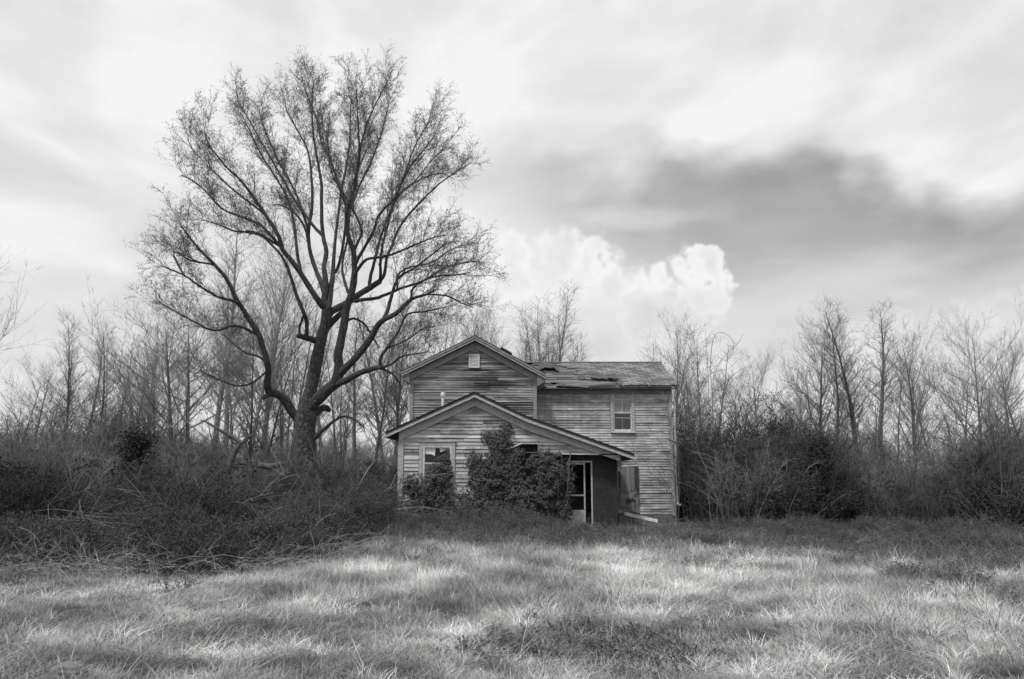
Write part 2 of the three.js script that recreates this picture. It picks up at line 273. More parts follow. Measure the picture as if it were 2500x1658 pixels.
// --- kitchen gable (in front)
const roofE = flat2([[942, 1055], [1159, 957], [1284, 1016], [1549, 1109]], ZE - 0.28), topE = lineAt(roofE);
const xEl = PX(976, 1120, ZE), xEr = PX(1513, 1107, ZE), yOpen1 = PY(1280, 1081, ZE), yOpen2 = PY(1400, 1108, ZE), xO1 = PX(1250, 1120, ZE), xO2 = PX(1313, 1100, ZE);
const winE = { x0: PX(1033, 1100, ZE), x1: PX(1103, 1100, ZE), y0: PY(1060, 1183, ZE), y1: PY(1060, 1088, ZE) };
{
  const drop = 0.16, s = poly([[xEl, 0.02], [xO1, 0.02], [xO1, yOpen1], [xO2, yOpen1], [xO2, yOpen2], [xEr, yOpen2], [xEr, topE(xEr) - drop], [roofE[2][0], roofE[2][1] - drop], [roofE[1][0], roofE[1][1] - drop], [xEl, topE(xEl) - drop]]);
  hole(s, winE.x0, winE.x1, winE.y0, winE.y1);
  const wall = part('kitchen_wall', extrude(s, -ZE, -ZE - 0.12), M.inside, house);
  const apexX = roofE[1][0];
  const leftE = (y) => Math.max(xEl + 0.12, apexX - (roofE[1][1] - 0.3 - y) * (apexX - roofE[0][0]) / (roofE[1][1] - roofE[0][1]));
  const rightE = (y) => { let x = xEr; while (x > apexX && topE(x) - 0.3 < y) x -= 0.03; return Math.max(x, apexX + 0.05); };
  sideWall({
    name: 'kitchen', z: ZE, y0: 0.16, y1: roofE[1][1] - 0.42, exposure: 0.118, left: leftE, right: rightE, seed: 3, lengths: [1.5, 3.6], wall, twist: 1.7,
    gaps: [[winE.x0 - 0.13, winE.x1 + 0.12, winE.y0 - 0.14, winE.y1 + 0.13], [xO1, xO2, -1, yOpen1], [xO2, 9, -1, yOpen2]],
    stain: (x, y, s) => { const [px, py] = toPixel(x, y, -ZE); return 0.62 - 0.16 * smooth(0.48, 0.64, fbm(px / 40, py / 18 + 4, 4)); },
  });
  const cb = part('corner_board', box(xEl - 0.02, xEl + 0.12, 0.12, topE(xEl) - 0.4, -ZE - 0.02, -ZE + 0.072), M.trim, house); cb.geometry.rotateZ(0);
  part('corner_board', box(xEl - 0.045, xEl - 0.021, 0.12, topE(xEl) - 0.4, -ZE - 0.14, -ZE + 0.072), M.trim, house);
  // infill wall under tar paper, set back, with the storm door
  const zT = ZE + 0.28, d = { x0: PX(1388, 1200, zT), x1: PX(1443, 1200, zT), y0: 0.22, y1: PY(1415, 1129, zT) }, xTr = PX(1507, 1200, zT);
  const t = poly([[xO1 - 0.3, 0.02], [xTr, 0.02], [xTr, PY(1500, 1100, zT) + 0.12], [xO1 - 0.3, PY(1500, 1068, zT)]]); hole(t, d.x0, d.x1, d.y0, d.y1);
  const tar = part('tar_paper_wall', extrude(t, -zT, -zT - 0.1), M.tar, house);
  part('porch_soffit', box(xO1 - 0.05, xEr - 0.02, yOpen2 + 0.03, yOpen2 + 0.06, -zT - 0.02, -ZE - 0.121), M.rot, house);
  part('tar_paper_return', box(xTr - 0.1, xTr, 0.02, topE(xTr) - 0.1, -ZW + 0.01, -zT - 0.101), M.tar, house);
  part('beam_end', box(PX(1507, 1120, ZE) + 0.01, PX(1517, 1120, ZE), PY(1510, 1151, ZE), yOpen2 - 0.003, -zT - 0.1, -ZE + 0.02), M.rot, house);
  for (const [a, b, yy, hh] of [[1352, 1513, 1108.5, 0.04], [1250, 1313, 1081.5, 0.04]]) part('drip_board', slantBoard([PX(a, yy, ZE), PY(a, yy - (a === 1352 ? 2 : 0), ZE)], [PX(b, yy, ZE), PY(b, yy, ZE)], hh, -ZE + 0.066, -ZE + 0.09), a === 1352 ? M.trimPale : M.trim, house);
  part('loose_lath', slantBoard([PX(1246, 1092, ZE), PY(1246, 1092, ZE)], [PX(1275, 1080, ZE), PY(1275, 1080, ZE)], 0.05, -ZE + 0.092, -ZE + 0.11), M.trimPale, house);
  // storm door
  const door = new THREE.Group(); door.name = 'storm_door'; house.add(door);
  const zf = -zT + 0.02;
  part('jamb', box(d.x0 - 0.05, d.x0, d.y0, d.y1 + 0.05, zf - 0.12, zf + 0.02), M.trim, door);
  part('jamb', box(d.x1, d.x1 + 0.05, d.y0, d.y1 + 0.05, zf - 0.12, zf + 0.02), M.trim, door);
  part('head', box(d.x0 + 0.001, d.x1 - 0.001, d.y1, d.y1 + 0.05, zf - 0.12, zf + 0.016), M.trim, door);
  const sx = PX(1429, 1200, zT), yMid = PY(1400, 1209, zT), yKick = PY(1400, 1245, zT);
  part('kick_panel', box(d.x0 + 0.045, sx - 0.045, d.y0 + 0.012, yKick, zf - 0.05, zf - 0.02), M.doorPanel, door);
  part('stile', box(sx - 0.045, sx, d.y0 + 0.01, d.y1 - 0.01, zf - 0.06, zf - 0.015), M.trim, door);
  part('stile', box(d.x0 + 0.002, d.x0 + 0.045, d.y0 + 0.01, d.y1 - 0.01, zf - 0.06, zf - 0.015), M.trim, door);
  part('rail', box(d.x0 + 0.046, sx - 0.046, yMid - 0.03, yMid + 0.02, zf - 0.057, zf - 0.018), M.trim, door);
  part('rail', box(d.x0 + 0.046, sx - 0.046, d.y1 - 0.07, d.y1 - 0.012, zf - 0.057, zf - 0.018), M.trim, door);
  const strip = new Geo(), tri = (a, b, c) => { const i = [a, b, c].map((v) => strip.v(v[0], v[1], v[2], 0, 0, 1, v[0], v[1])); strip.i.push(...i); };
  tri([d.x1 - 0.09, d.y1 - 0.4, zf - 0.02], [d.x1 - 0.02, d.y1 - 0.5, zf - 0.015], [d.x1 - 0.06, d.y1 - 0.68, zf - 0.04]); tri([d.x1 - 0.05, d.y1 - 0.68, zf - 0.02], [d.x1 - 0.002, d.y1 - 0.62, zf - 0.01], [d.x1 - 0.012, d.y0 + 0.75, zf - 0.02]); tri([d.x1 - 0.07, d.y0 + 0.55, zf - 0.02], [d.x1 - 0.02, d.y0 + 0.62, zf - 0.01], [d.x1 - 0.06, d.y0 + 0.35, zf - 0.02]);
  part('torn_weatherstrip', strip.build(), M.trim, door);
  part('sill', box(d.x0 - 0.06, d.x1 + 0.06, d.y0 - 0.06, d.y0, zf - 0.14, zf + 0.05), M.trim, door);

  // kitchen window: casing boards, pale sash, torn curtain behind
  const w = new THREE.Group(); w.name = 'kitchen_window'; house.add(w); const { x0, x1, y0, y1 } = winE, zc = -ZE + 0.07;
  part('casing', box(x0 - 0.12, x0 - 0.002, y0 - 0.12, y1 + 0.12, -ZE + 0.001, zc), M.trim, w);
  part('casing', box(x1 + 0.002, x1 + 0.11, y0 - 0.12, y1 + 0.12, -ZE + 0.001, zc), M.trim, w);
  part('casing', box(x0, x1, y1 + 0.002, y1 + 0.12, -ZE + 0.001, zc - 0.004), M.trim, w);
  part('drip_cap', box(x0 - 0.15, x1 + 0.14, y1 + 0.121, y1 + 0.145, -ZE + 0.001, zc + 0.03), M.trim, w);
  const zs = -ZE + 0.058, fw = 0.06;
  part('frame', box(x0, x0 + fw, y0, y1, zs - 0.14, zs), M.trimPale, w); part('frame', box(x1 - fw, x1, y0, y1, zs - 0.1, zs), M.trimPale, w); part('frame', box(x0 + fw, x1 - fw, y1 - fw, y1, zs - 0.1, zs - 0.003), M.trimPale, w);
  const yr = PY(1060, 1131, ZE);
  part('meeting_rail', box(x0 + fw, x1 - fw, yr - 0.025, yr + 0.02, zs - 0.07, zs - 0.02), M.trimPale, w);
  for (const f of [0.33, 0.66]) part('muntin', box(lerp(x0, x1, f) - 0.01, lerp(x0, x1, f) + 0.01, y0, yr - 0.025, zs - 0.06, zs - 0.035), M.trim, w);
  part('pane', box(x0 + fw, x1 - fw, y0, yr - 0.025, zs - 0.05, zs - 0.046), M.glass, w);
  part('sill', box(x0 - 0.14, x1 + 0.13, y0 - 0.06, y0 - 0.002, -ZE - 0.05, zc + 0.05), M.trim, w);

  // roof of the kitchen gable
  const yTop = 0.1, roof = new THREE.Group(); roof.name = 'kitchen_roof'; house.add(roof); const zf0 = -(ZE - 0.28);
  const segs = [[0, 1, -ZG + 0.002], [1, 2, -ZW + 0.002], [2, 3, -ZW + 0.002]];
  for (const [a, b, zb] of segs) {
    part('shingle_layer', slantBoard(roofE[a], roofE[b], 0.07, zf0 + 0.02, zb), M.shingle[3], roof);
    part('deck', slantBoard([roofE[a][0], roofE[a][1] - 0.071], [roofE[b][0], roofE[b][1] - 0.071], 0.09, zf0 - 0.03, zb), M.rot, roof);
    part('fascia', slantBoard([roofE[a][0], roofE[a][1] - 0.072], [roofE[b][0], roofE[b][1] - 0.072], 0.1, zf0 - 0.028, zf0 + 0.004), M.trim, roof);
  }
  const fr = (a, b, d0, d1, xa, xb) => { const f = lineAt([a, b]), A = [xa, f(xa) - 0.17], B = [xb, f(xb) - 0.17]; return extrude(poly([A, B, [B[0], B[1] - d1], [A[0], A[1] - d0]]), -ZE + 0.066, -ZE + 0.09); };
  part('frieze_board', fr(roofE[0], roofE[1], 0.27, 0.26, xEl - 0.03, apexX - 0.002), M.trim, roof);
  part('frieze_board', fr(roofE[1], roofE[2], 0.26, 0.27, apexX + 0.002, roofE[2][0] - 0.002), M.trim, roof);
  part('frieze_board', fr(roofE[2], roofE[3], 0.27, 0.2, roofE[2][0] + 0.002, xEr), M.trim, roof);
  for (const [end, s] of [[roofE[0], -1], [roofE[3], 1]]) {
    const e = s > 0 ? -ZW + 0.35 : -ZG + 0.35;
    part('gutter', box(Math.min(end[0], end[0] + s * 0.09), Math.max(end[0], end[0] + s * 0.09), end[1] - 0.16, end[1] - 0.07, e, zf0 + 0.03), M.metalWhite, roof);
  }
  // shingle butts standing proud along the rake
  const rr = rng(77); for (const [a, b] of [[0, 1], [1, 2], [2, 3]]) { const L = Math.hypot(roofE[b][0] - roofE[a][0], roofE[b][1] - roofE[a][1]), n = Math.round(L / 0.21); for (let k = 0; k < n; k++) { const t0 = k / n, t1 = (k + 1) / n, pa = [lerp(roofE[a][0], roofE[b][0], t0), lerp(roofE[a][1], roofE[b][1], t0) + 0.012], pb = [lerp(roofE[a][0], roofE[b][0], t1), lerp(roofE[a][1], roofE[b][1], t1) + 0.012]; const hi = pa[1] > pb[1] ? 0 : 1; (hi ? pa : pb)[1] += 0.012; part('shingle', slantBoard(pa, pb, 0.011, zf0 + 0.03 + rr() * 0.015, zf0 - 0.28), M.shingle[3], roof); } }
  // vent pipe
  const pv = P(1081, 992, 26.9), pipe = new THREE.Group(); pipe.name = 'vent_pipe'; house.add(pipe); const pTop = PY(1081, 968, 26.9);
  const cyl = (r0, r1, ya, yb) => { const g = new THREE.CylinderGeometry(r1, r0, yb - ya, 14); g.translate(pv.x, (ya + yb) / 2, -26.9); return g; };
  part('pipe', cyl(0.055, 0.055, pv.y - 0.25, pTop), M.metal, pipe); part('cap', cyl(0.085, 0.09, pTop - 0.005, pTop + 0.09), M.metal, pipe); part('cap_lid', cyl(0.095, 0.07, pTop + 0.091, pTop + 0.125), M.metal, pipe);
}

// --- tall gable behind it
const zGr = ZG - 0.32, roofG = flat2([[981, 905], [1160, 818], [1333, 912]], zGr), topG = lineAt(roofG);
const xGl = PX(1003, 950, ZG), xGr = PX(1309, 950, ZG);
{
  const s = poly([[xGl, 0.02], [xGr, 0.02], [xGr, topG(xGr) - 0.18], [roofG[1][0], roofG[1][1] - 0.18], [xGl, topG(xGl) - 0.18]]);
  const wall = part('gable_wall', extrude(s, -ZG, -ZG - 0.12), M.inside, house), ax = roofG[1][0];
  const leftG = (y) => Math.max(xGl + 0.1, ax - (roofG[1][1] - 0.3 - y) * (ax - roofG[0][0]) / (roofG[1][1] - roofG[0][1]));
  const rightG = (y) => Math.min(xGr - 0.1, ax + (roofG[1][1] - 0.3 - y) * (roofG[2][0] - ax) / (roofG[1][1] - roofG[2][1]));
  sideWall({
    name: 'gable', z: ZG, y0: 2.7, y1: roofG[1][1] - 0.5, exposure: 0.088, left: leftG, right: rightG, gaps: [], seed: 8, lengths: [1.6, 3.4], wall, twist: 1.8,
    stain: (x, y) => {
      const [px, py] = toPixel(x, y, -ZG), n = fbm(px / 90 + 2, py / 7 + 1, 4), m = fbm(px / 30, py / 4, 3);
      const core = smooth(1, 0.1, Math.hypot((px - 1200) / 115, (py - 935) / 34)), band = smooth(1, 0.2, Math.hypot((px - 1170) / 90, (py - 905) / 9)), low = smooth(1, 0.1, Math.hypot((px - 1235) / 120, (py - 985) / 34));
      return 0.52 - 0.3 * core * smooth(0.25, 0.55, n) - 0.26 * band * smooth(0.4, 0.6, n) - 0.2 * low * smooth(0.35, 0.6, n) - 0.1 * smooth(0.5, 0.65, m);
    },
  });
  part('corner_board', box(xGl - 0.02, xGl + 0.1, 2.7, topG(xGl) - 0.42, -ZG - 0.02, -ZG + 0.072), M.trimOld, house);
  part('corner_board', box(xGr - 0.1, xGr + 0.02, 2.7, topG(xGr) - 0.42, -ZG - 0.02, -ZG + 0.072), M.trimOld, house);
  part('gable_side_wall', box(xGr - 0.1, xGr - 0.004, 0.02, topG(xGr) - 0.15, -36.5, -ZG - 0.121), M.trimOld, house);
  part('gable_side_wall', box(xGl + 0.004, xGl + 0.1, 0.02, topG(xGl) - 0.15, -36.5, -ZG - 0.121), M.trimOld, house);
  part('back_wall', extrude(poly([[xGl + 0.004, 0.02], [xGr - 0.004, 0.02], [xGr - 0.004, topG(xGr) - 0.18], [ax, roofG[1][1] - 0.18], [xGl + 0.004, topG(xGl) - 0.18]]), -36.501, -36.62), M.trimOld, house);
  const roof = new THREE.Group(); roof.name = 'gable_roof'; house.add(roof); const z0 = -zGr, z1 = -36.9;
  for (const [a, b] of [[0, 1], [1, 2]]) {
    part('shingle_layer', slantBoard(roofG[a], roofG[b], 0.045, z0 + 0.02, z1), M.shingle[3], roof);
    part('deck', slantBoard([roofG[a][0], roofG[a][1] - 0.046], [roofG[b][0], roofG[b][1] - 0.046], 0.1, z0 - 0.03, z1), M.rot, roof);
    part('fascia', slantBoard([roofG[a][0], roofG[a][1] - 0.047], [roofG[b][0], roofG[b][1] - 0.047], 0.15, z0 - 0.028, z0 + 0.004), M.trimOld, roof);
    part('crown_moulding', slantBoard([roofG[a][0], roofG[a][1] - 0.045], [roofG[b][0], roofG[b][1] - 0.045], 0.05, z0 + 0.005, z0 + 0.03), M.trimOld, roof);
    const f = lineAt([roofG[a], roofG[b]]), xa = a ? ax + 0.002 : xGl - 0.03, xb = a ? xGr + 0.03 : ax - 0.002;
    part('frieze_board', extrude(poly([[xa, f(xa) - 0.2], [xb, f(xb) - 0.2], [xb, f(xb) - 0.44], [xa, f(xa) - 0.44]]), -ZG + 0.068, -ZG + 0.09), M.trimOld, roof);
  }
  for (const [x0, x1] of [[roofG[0][0] + 0.02, xGl - 0.021], [xGr + 0.021, roofG[2][0] - 0.02]]) { const ym = Math.min(topG(x0), topG(x1)) - 0.16; part('eave_box', extrude(poly([[x0, topG(x0) - 0.15], [x1, topG(x1) - 0.15], [x1, ym - (x0 < 0 ? 0.3 : 0.12)], [x0, ym - (x0 < 0 ? 0.12 : 0.3)]].slice(0, 4)), z0 - 0.05, z1 + 0.3), M.rot, roof); }
  part('lifted_shingle_flap', slantBoard([PX(1222, 850, zGr), PY(1222, 846, zGr) + 0.02], [PX(1250, 866, zGr), PY(1250, 862, zGr) + 0.02], 0.05, z0 - 0.1, z0 - 1.2), M.shingle[3], roof);
  // louvred vent
  const v = new THREE.Group(); v.name = 'gable_vent'; house.add(v); const a = P(1145, 865, ZG), b = P(1171, 899, ZG), zv = -ZG + 0.1, fw = 0.045;
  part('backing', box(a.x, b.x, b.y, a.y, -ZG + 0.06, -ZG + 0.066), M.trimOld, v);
  part('frame', box(a.x, a.x + fw, b.y, a.y, -ZG + 0.0665, zv), M.trimPale, v); part('frame', box(b.x - fw, b.x, b.y, a.y, -ZG + 0.0665, zv), M.trimPale, v);
  part('frame', box(a.x + fw, b.x - fw, a.y - fw, a.y, -ZG + 0.0665, zv - 0.003), M.trimPale, v); part('frame', box(a.x + fw, b.x - fw, b.y, b.y + fw, -ZG + 0.0665, zv - 0.003), M.trimPale, v);
  const n = 9, hh = (a.y - b.y - 2 * fw) / n; for (let k = 0; k < n; k++) { const g = new THREE.BoxGeometry(b.x - a.x - 2 * fw - 0.004, hh * 0.95, 0.008); g.rotateX(-0.62); g.translate((a.x + b.x) / 2, b.y + fw + hh * (k + 0.5), -ZG + 0.085); part('slat', g, M.trimPale, v); }
  // broken leader pipe off the gutter
  const q = [[981, 908], [986, 920], [997, 940], [1001, 962], [1001, 1000]].map(([x, y], i) => { const p = P(x, y, ZG - 0.15 + i * 0.05); return [p.x - 0.02, p.y, p.z]; });
  part('downspout', new Geo().tube(q, q.map(() => 0.045), 8).build(), M.metalWhite, house);
}

// --- side wing
const xWr = PX(1641, 1050, ZW), zEave = ZW - 0.36, eaveL = P(1300, 941, zEave), eaveR = P(1656, 939, zEave), zRidge = 33.35, ridgeR = P(1617, 885, zRidge);
const winW = { x0: PX(1497, 1000, ZW), x1: PX(1542, 1000, ZW), y0: PY(1520, 1050, ZW), y1: PY(1520, 961, ZW) };
{
  const yTop = eaveR.y - 0.02, s = poly([[xGr, 0.02], [xWr, 0.02], [xWr, yTop], [xGr, yTop]]); hole(s, winW.x0, winW.x1, winW.y0, winW.y1);
  const wall = part('wing_wall', extrude(s, -ZW, -ZW - 0.12), M.inside, house);
  sideWall({
    name: 'wing', z: ZW, y0: 0.36, y1: yTop - 0.16, exposure: 0.0985, left: () => xGr + 0.005, right: () => xWr - 0.1, seed: 21, lengths: [1.6, 3.8], wall, twist: 1.2, vary: 0.55, streaky: 0.7,
    gaps: [[winW.x0 - 0.12, winW.x1 + 0.12, winW.y0 - 0.12, winW.y1 + 0.13]],
    stain: (x, y) => { const [px, py] = toPixel(x, y, -ZW), n = fbm(px / 60 + 8, py / 14, 4), drip = fbm(px / 7 + 3, py / 60, 4); return 0.63 - 0.1 * smooth(0.5, 0.66, n) - 0.035 * smooth(0.5, 0.68, drip) + 0.1 * smooth(0.62, 0.72, fbm(px / 22, py / 9, 4)); },
  });
  part('corner_board', box(xWr - 0.1, xWr + 0.02, 0.3, yTop - 0.1, -ZW - 0.02, -ZW + 0.072), M.trim, house);
  part('foundation', box(PX(1507, 1200, ZE + 0.28) + 0.005, xWr - 0.02, -0.1, 0.345, -ZW + 0.002, -ZW + 0.03), M.concrete, house);
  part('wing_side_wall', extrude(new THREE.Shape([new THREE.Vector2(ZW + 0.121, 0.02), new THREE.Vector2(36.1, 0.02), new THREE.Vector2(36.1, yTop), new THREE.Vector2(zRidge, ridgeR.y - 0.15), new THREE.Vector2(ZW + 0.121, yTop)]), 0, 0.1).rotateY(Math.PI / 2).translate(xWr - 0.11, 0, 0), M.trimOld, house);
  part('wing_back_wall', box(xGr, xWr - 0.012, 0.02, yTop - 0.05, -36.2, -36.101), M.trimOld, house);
  part('interior_floor', box(xGl + 0.11, xWr - 0.12, 0.03, 0.2, -36.09, -ZW - 0.13), M.inside, house); part('interior_floor', box(xEl + 0.1, PX(1507, 1200, ZE + 0.28) - 0.11, 0.03, 0.18, -ZW + 0.02, -ZE - 0.4), M.inside, house);
  part('interior_ceiling', box(xGr, xWr - 0.11, yTop - 0.5, yTop - 0.45, -36.1, -ZW - 0.121), M.inside, house);
  part('frieze_board', box(xGr + 0.03, xWr + 0.01, yTop - 0.3, yTop - 0.05, -ZW + 0.066, -ZW + 0.085), M.rot, house);
  // window
  const w = new THREE.Group(); w.name = 'wing_window'; house.add(w); const { x0, x1, y0, y1 } = winW, zc = -ZW + 0.068;
  part('casing', box(x0 - 0.11, x0 - 0.002, y0 - 0.06, y1 + 0.11, -ZW + 0.001, zc), M.trim, w); part('casing', box(x1 + 0.002, x1 + 0.11, y0 - 0.06, y1 + 0.11, -ZW + 0.001, zc), M.trim, w);
  part('casing', box(x0, x1, y1 + 0.002, y1 + 0.11, -ZW + 0.001, zc - 0.004), M.trim, w); part('drip_cap', box(x0 - 0.13, x1 + 0.13, y1 + 0.111, y1 + 0.135, -ZW + 0.001, zc + 0.03), M.trim, w);
  part('sill', box(x0 - 0.13, x1 + 0.13, y0 - 0.11, y0 - 0.062, -ZW - 0.04, zc + 0.05), M.trimPale, w);
  const zs = -ZW + 0.008, f = 0.045, yr = PY(1520, 1008, ZW), ym = PY(1520, 976, ZW), xm = (x0 + x1) / 2;
  part('frame', box(x0, x0 + f, y0, y1, zs - 0.1, zs), M.trimPale, w); part('frame', box(x1 - f, x1, y0, y1, zs - 0.1, zs), M.trimPale, w); part('frame', box(x0 + f, x1 - f, y1 - f, y1, zs - 0.1, zs - 0.003), M.trimPale, w); part('frame', box(x0 + f, x1 - f, y0 - 0.06, y0 + 0.03, zs - 0.1, zs - 0.003), M.trimPale, w);
  part('meeting_rail', box(x0 + f, x1 - f, yr - 0.022, yr + 0.022, zs - 0.07, zs - 0.01), M.trimPale, w);
  part('muntin', box(x0 + f, x1 - f, ym - 0.018, ym + 0.018, zs - 0.05, zs - 0.02), M.trimPale, w); part('muntin', box(xm - 0.012, xm + 0.012, yr + 0.022, ym - 0.018, zs - 0.05, zs - 0.022), M.trimPale, w);
  part('pane', box(x0 + f, x1 - f, yr + 0.02, y1 - f, zs - 0.045, zs - 0.041), M.skyGreyPane, w).userData.label = 'upper pane with the pale sky reflection painted in as grey';
  const y2 = PY(1520, 1020, ZW);
  part('inner_rail', box(x0 + f, x1 - f, y2 - 0.018, y2 + 0.018, zs - 0.1, zs - 0.07), M.trim, w); part('muntin', box(xm - 0.012, xm + 0.012, y0 + 0.03, y2 - 0.018, zs - 0.1, zs - 0.075), M.trimOld, w);
  part('pane', box(x0 + f, x1 - f, y0 + 0.03, yr - 0.022, zs - 0.066, zs - 0.062), M.glass, w);
  // boarded doorway low on the wing
  const b = new THREE.Group(); b.name = 'boarded_doorway'; house.add(b); const bx0 = PX(1505, 1200, ZW - 0.06), bx1 = PX(1560, 1200, ZW - 0.06), by1 = PY(1540, 1139, ZW - 0.06), by0 = 0.34;
  part('plywood_sheet', box(bx0, bx1, by0, by1, -ZW + 0.068, -ZW + 0.084), new THREE.MeshStandardMaterial({ color: grey(0.5), roughness: 0.9, map: texture(256, 512, (i, j) => 0.64 + 0.5 * (fbm(i / 10, j / 60, 4) - 0.5) + 0.45 * (fbm(i / 60 + 4, j / 70 + 2, 4) - 0.5) - 0.3 * smooth(0.55, 0.65, fbm(i / 50 + 9, j / 90, 4)), false) }), b);
  part('batten', slantBoard([bx0 + 0.05, by1 + 0.14], [bx1 - 0.04, by1 + 0.2], 0.055, -ZW + 0.068, -ZW + 0.088), M.trimOld, b); part('batten', slantBoard([bx0 - 0.1, by1 + 0.02], [bx1 - 0.02, by1 + 0.075], 0.05, -ZW + 0.0685, -ZW + 0.092), M.trimPale, b);
  // downspout at the corner
  const q = [[1644, 985, 0.12], [1645, 1050, 0.12], [1647, 1150, 0.14], [1651, 1226, 0.14], [1652, 1232, 0.2], [1660, 1234, 0.32]].map(([x, y, o]) => { const p = P(x, y, ZW - o); return [p.x + 0.05, p.y, p.z]; });
  part('downspout', new Geo().tube(q, q.map(() => 0.042), 8).build(), M.metalWhite, house);

  // --- wing roof: rafters under boards under shingles; bare and torn near the tall gable
  const roof = new THREE.Group(); roof.name = 'wing_roof'; house.add(roof);
  const E = new THREE.Vector3(0, eaveR.y - 0.03, -zEave), R = new THREE.Vector3(0, ridgeR.y - 0.03, -zRidge), L = E.distanceTo(R), up = R.clone().sub(E).divideScalar(L), nrm = new THREE.Vector3(0, -up.z, up.y).normalize(); if (nrm.y < 0) nrm.negate();
  const basis = new THREE.Matrix4().makeBasis(new THREE.Vector3(1, 0, 0), up, nrm);
  const on = (x, v, h) => new THREE.Vector3(x, 0, 0).add(E).addScaledVector(up, v).addScaledVector(nrm, h);
  function plate(x0, x1, v0, v1, h, thick, turn = 0, lift = 0) { const g = new THREE.BoxGeometry(x1 - x0, v1 - v0, thick); metric(g, x1 - x0, v1 - v0, thick); g.translate(0, (v1 - v0) / 2, 0); g.rotateX(lift); g.rotateZ(turn); g.applyMatrix4(basis); const c = on((x0 + x1) / 2, v0, h); return g.translate(c.x, c.y, c.z); }
  const XL = xGr - 0.6, XR = eaveR.x;
  const xHole0 = PX(1334, 932, zEave), xHole1 = PX(1359, 932, zEave);
  part('underlay', plate(XL, xHole0, 0, L, -0.045, 0.03), M.underlay, roof); part('underlay', plate(xHole1, XR - 0.03, 0, L, -0.045, 0.03), M.underlay, roof); part('underlay', plate(xHole0 + 0.001, xHole1 - 0.001, 0.85, L, -0.045, 0.03), M.underlay, roof);
  const back = new THREE.Shape([new THREE.Vector2(zRidge, ridgeR.y - 0.02), new THREE.Vector2(36.6, eaveR.y - 0.2), new THREE.Vector2(36.6, eaveR.y - 0.28), new THREE.Vector2(zRidge, ridgeR.y - 0.1)]); part('rear_slope', extrude(back, 0, XR - XL).rotateY(Math.PI / 2).translate(XL, 0, 0), M.shingle[3], roof);
  const r = rng(5), rowH = 0.2, nRow = Math.ceil(L / rowH);
  // bare board region and shingled region, judged where each piece lies
  const px = (x, v) => { const p = on(x, v, 0); return toPixel(p.x, p.y, p.z); };
  const shingled = (x, v) => { const [a, b] = px(x, v), e = (fbm(a / 14, b / 6, 3) - 0.5) * 22; if (b < 898 + e * 0.25 && a > 1368) return true; if (a > 1497 + e) return true; if (a > 1440 + e && b < 927) return true; return a > 1412 + e && b < 915; };
  for (let k = 0; k < 24; k++) { const v0 = 0.03 + k * 0.135; if (v0 > L - 0.2) break; let x = xGr - 0.3; const end = PX(1500, 920, zEave) + r() * 0.3; while (x < end) { const e = Math.min(end, x + 0.9 + r() * 1.4), [pa, pb] = px((x + e) / 2, v0); const inHole = pa > 1330 && pa < 1362 && pb > 925 && pb < 938; if (!inHole && r() > 0.06) part('sheathing_board', plate(x + 0.004, e - 0.004, v0 + r() * 0.01, v0 + 0.122, -0.022 + r() * 0.006, 0.014, (r() - 0.5) * 0.012), M.sheathing[Math.floor(r() * 3)], roof); x = e; } }
  for (let k = 0; k < nRow; k++) {
    const v0 = -0.03 + k * rowH; let x = xGr - 0.4 + (k % 2) * 0.19; const w0 = 0.4;
    while (x < XR) { const e = Math.min(XR + (r() - 0.5) * 0.02, x + w0), c = (x + e) / 2; if (e - x > 0.08 && shingled(c, v0 + 0.1)) part('shingle', plate(x + 0.009, e - 0.009, v0 + (r() - 0.5) * 0.016, Math.min(v0 + rowH * 1.12, L + 0.05), 0.02 + r() * 0.008, 0.024, (r() - 0.5) * 0.02, -0.028 - (r() < 0.1 ? 0.05 * r() : 0)), M.shingle[Math.floor(r() * 3)], roof); x = e; }
  }
  part('ridge_cap', plate(XL, XR, L - 0.1, L + 0.06, 0.045, 0.02), M.shingle[1], roof);
  // torn felt: curling sheets left on the boards
  const sheet = (x0, x1, v0, v1, bend, nz = 6) => { const g = new Geo(), nx = 10; for (let j = 0; j <= nz; j++) for (let i = 0; i <= nx; i++) { const u = i / nx, v = j / nz, e = (noise(u * 5 + x0 * 9, v * 4 + 3) - 0.5), p = on(lerp(x0, x1, u) + e * 0.12 * (v < 0.1 || v > 0.9 ? 1 : 0.2), lerp(v0, v1, v) + e * 0.16, 0.014 + bend(u, v) + e * 0.012); g.v(p.x, p.y, p.z, nrm.x, nrm.y, nrm.z, u * (x1 - x0), v * (v1 - v0)); } for (let j = 0; j < nz; j++) for (let i = 0; i < nx; i++) { const a = j * (nx + 1) + i; g.i.push(a, a + 1, a + nx + 2, a, a + nx + 2, a + nx + 1); } const b = g.build(); b.computeVertexNormals(); return b; };
  const xv = (p, b) => { let best = 0, bd = 1e9; for (let v = 0; v <= L; v += 0.05) { const q2 = px(0, v); if (Math.abs(q2[1] - b) < bd) { bd = Math.abs(q2[1] - b); best = v; } } const pt = on(0, best, 0); return [PX(p, b, -pt.z), best]; };
  const felt = (p0, p1, b0, b1, bend) => { const [xa, v1] = xv(p0, b0), [, v0] = xv(p0, b1), [xb] = xv(p1, b1); part('torn_felt', sheet(xa, xb, v0, v1, bend), M.felt, roof); };
  felt(1404, 1440, 896, 927, () => 0.01); felt(1314, 1352, 887, 907, (u, v) => 0.1 * Math.sin(u * Math.PI) * (1 - v * 0.6) + 0.04 * (1 - v)); felt(1345, 1366, 890, 908, (u, v) => 0.16 * (1 - v) * (1 - u)); felt(1438, 1482, 914, 931, (u, v) => 0.02 + 0.07 * (1 - v) * (1 - v)); felt(1478, 1512, 916, 932, (u, v) => 0.03 + 0.1 * (1 - v) * (1 - v)); felt(1300, 1400, 884, 893, () => 0.012);
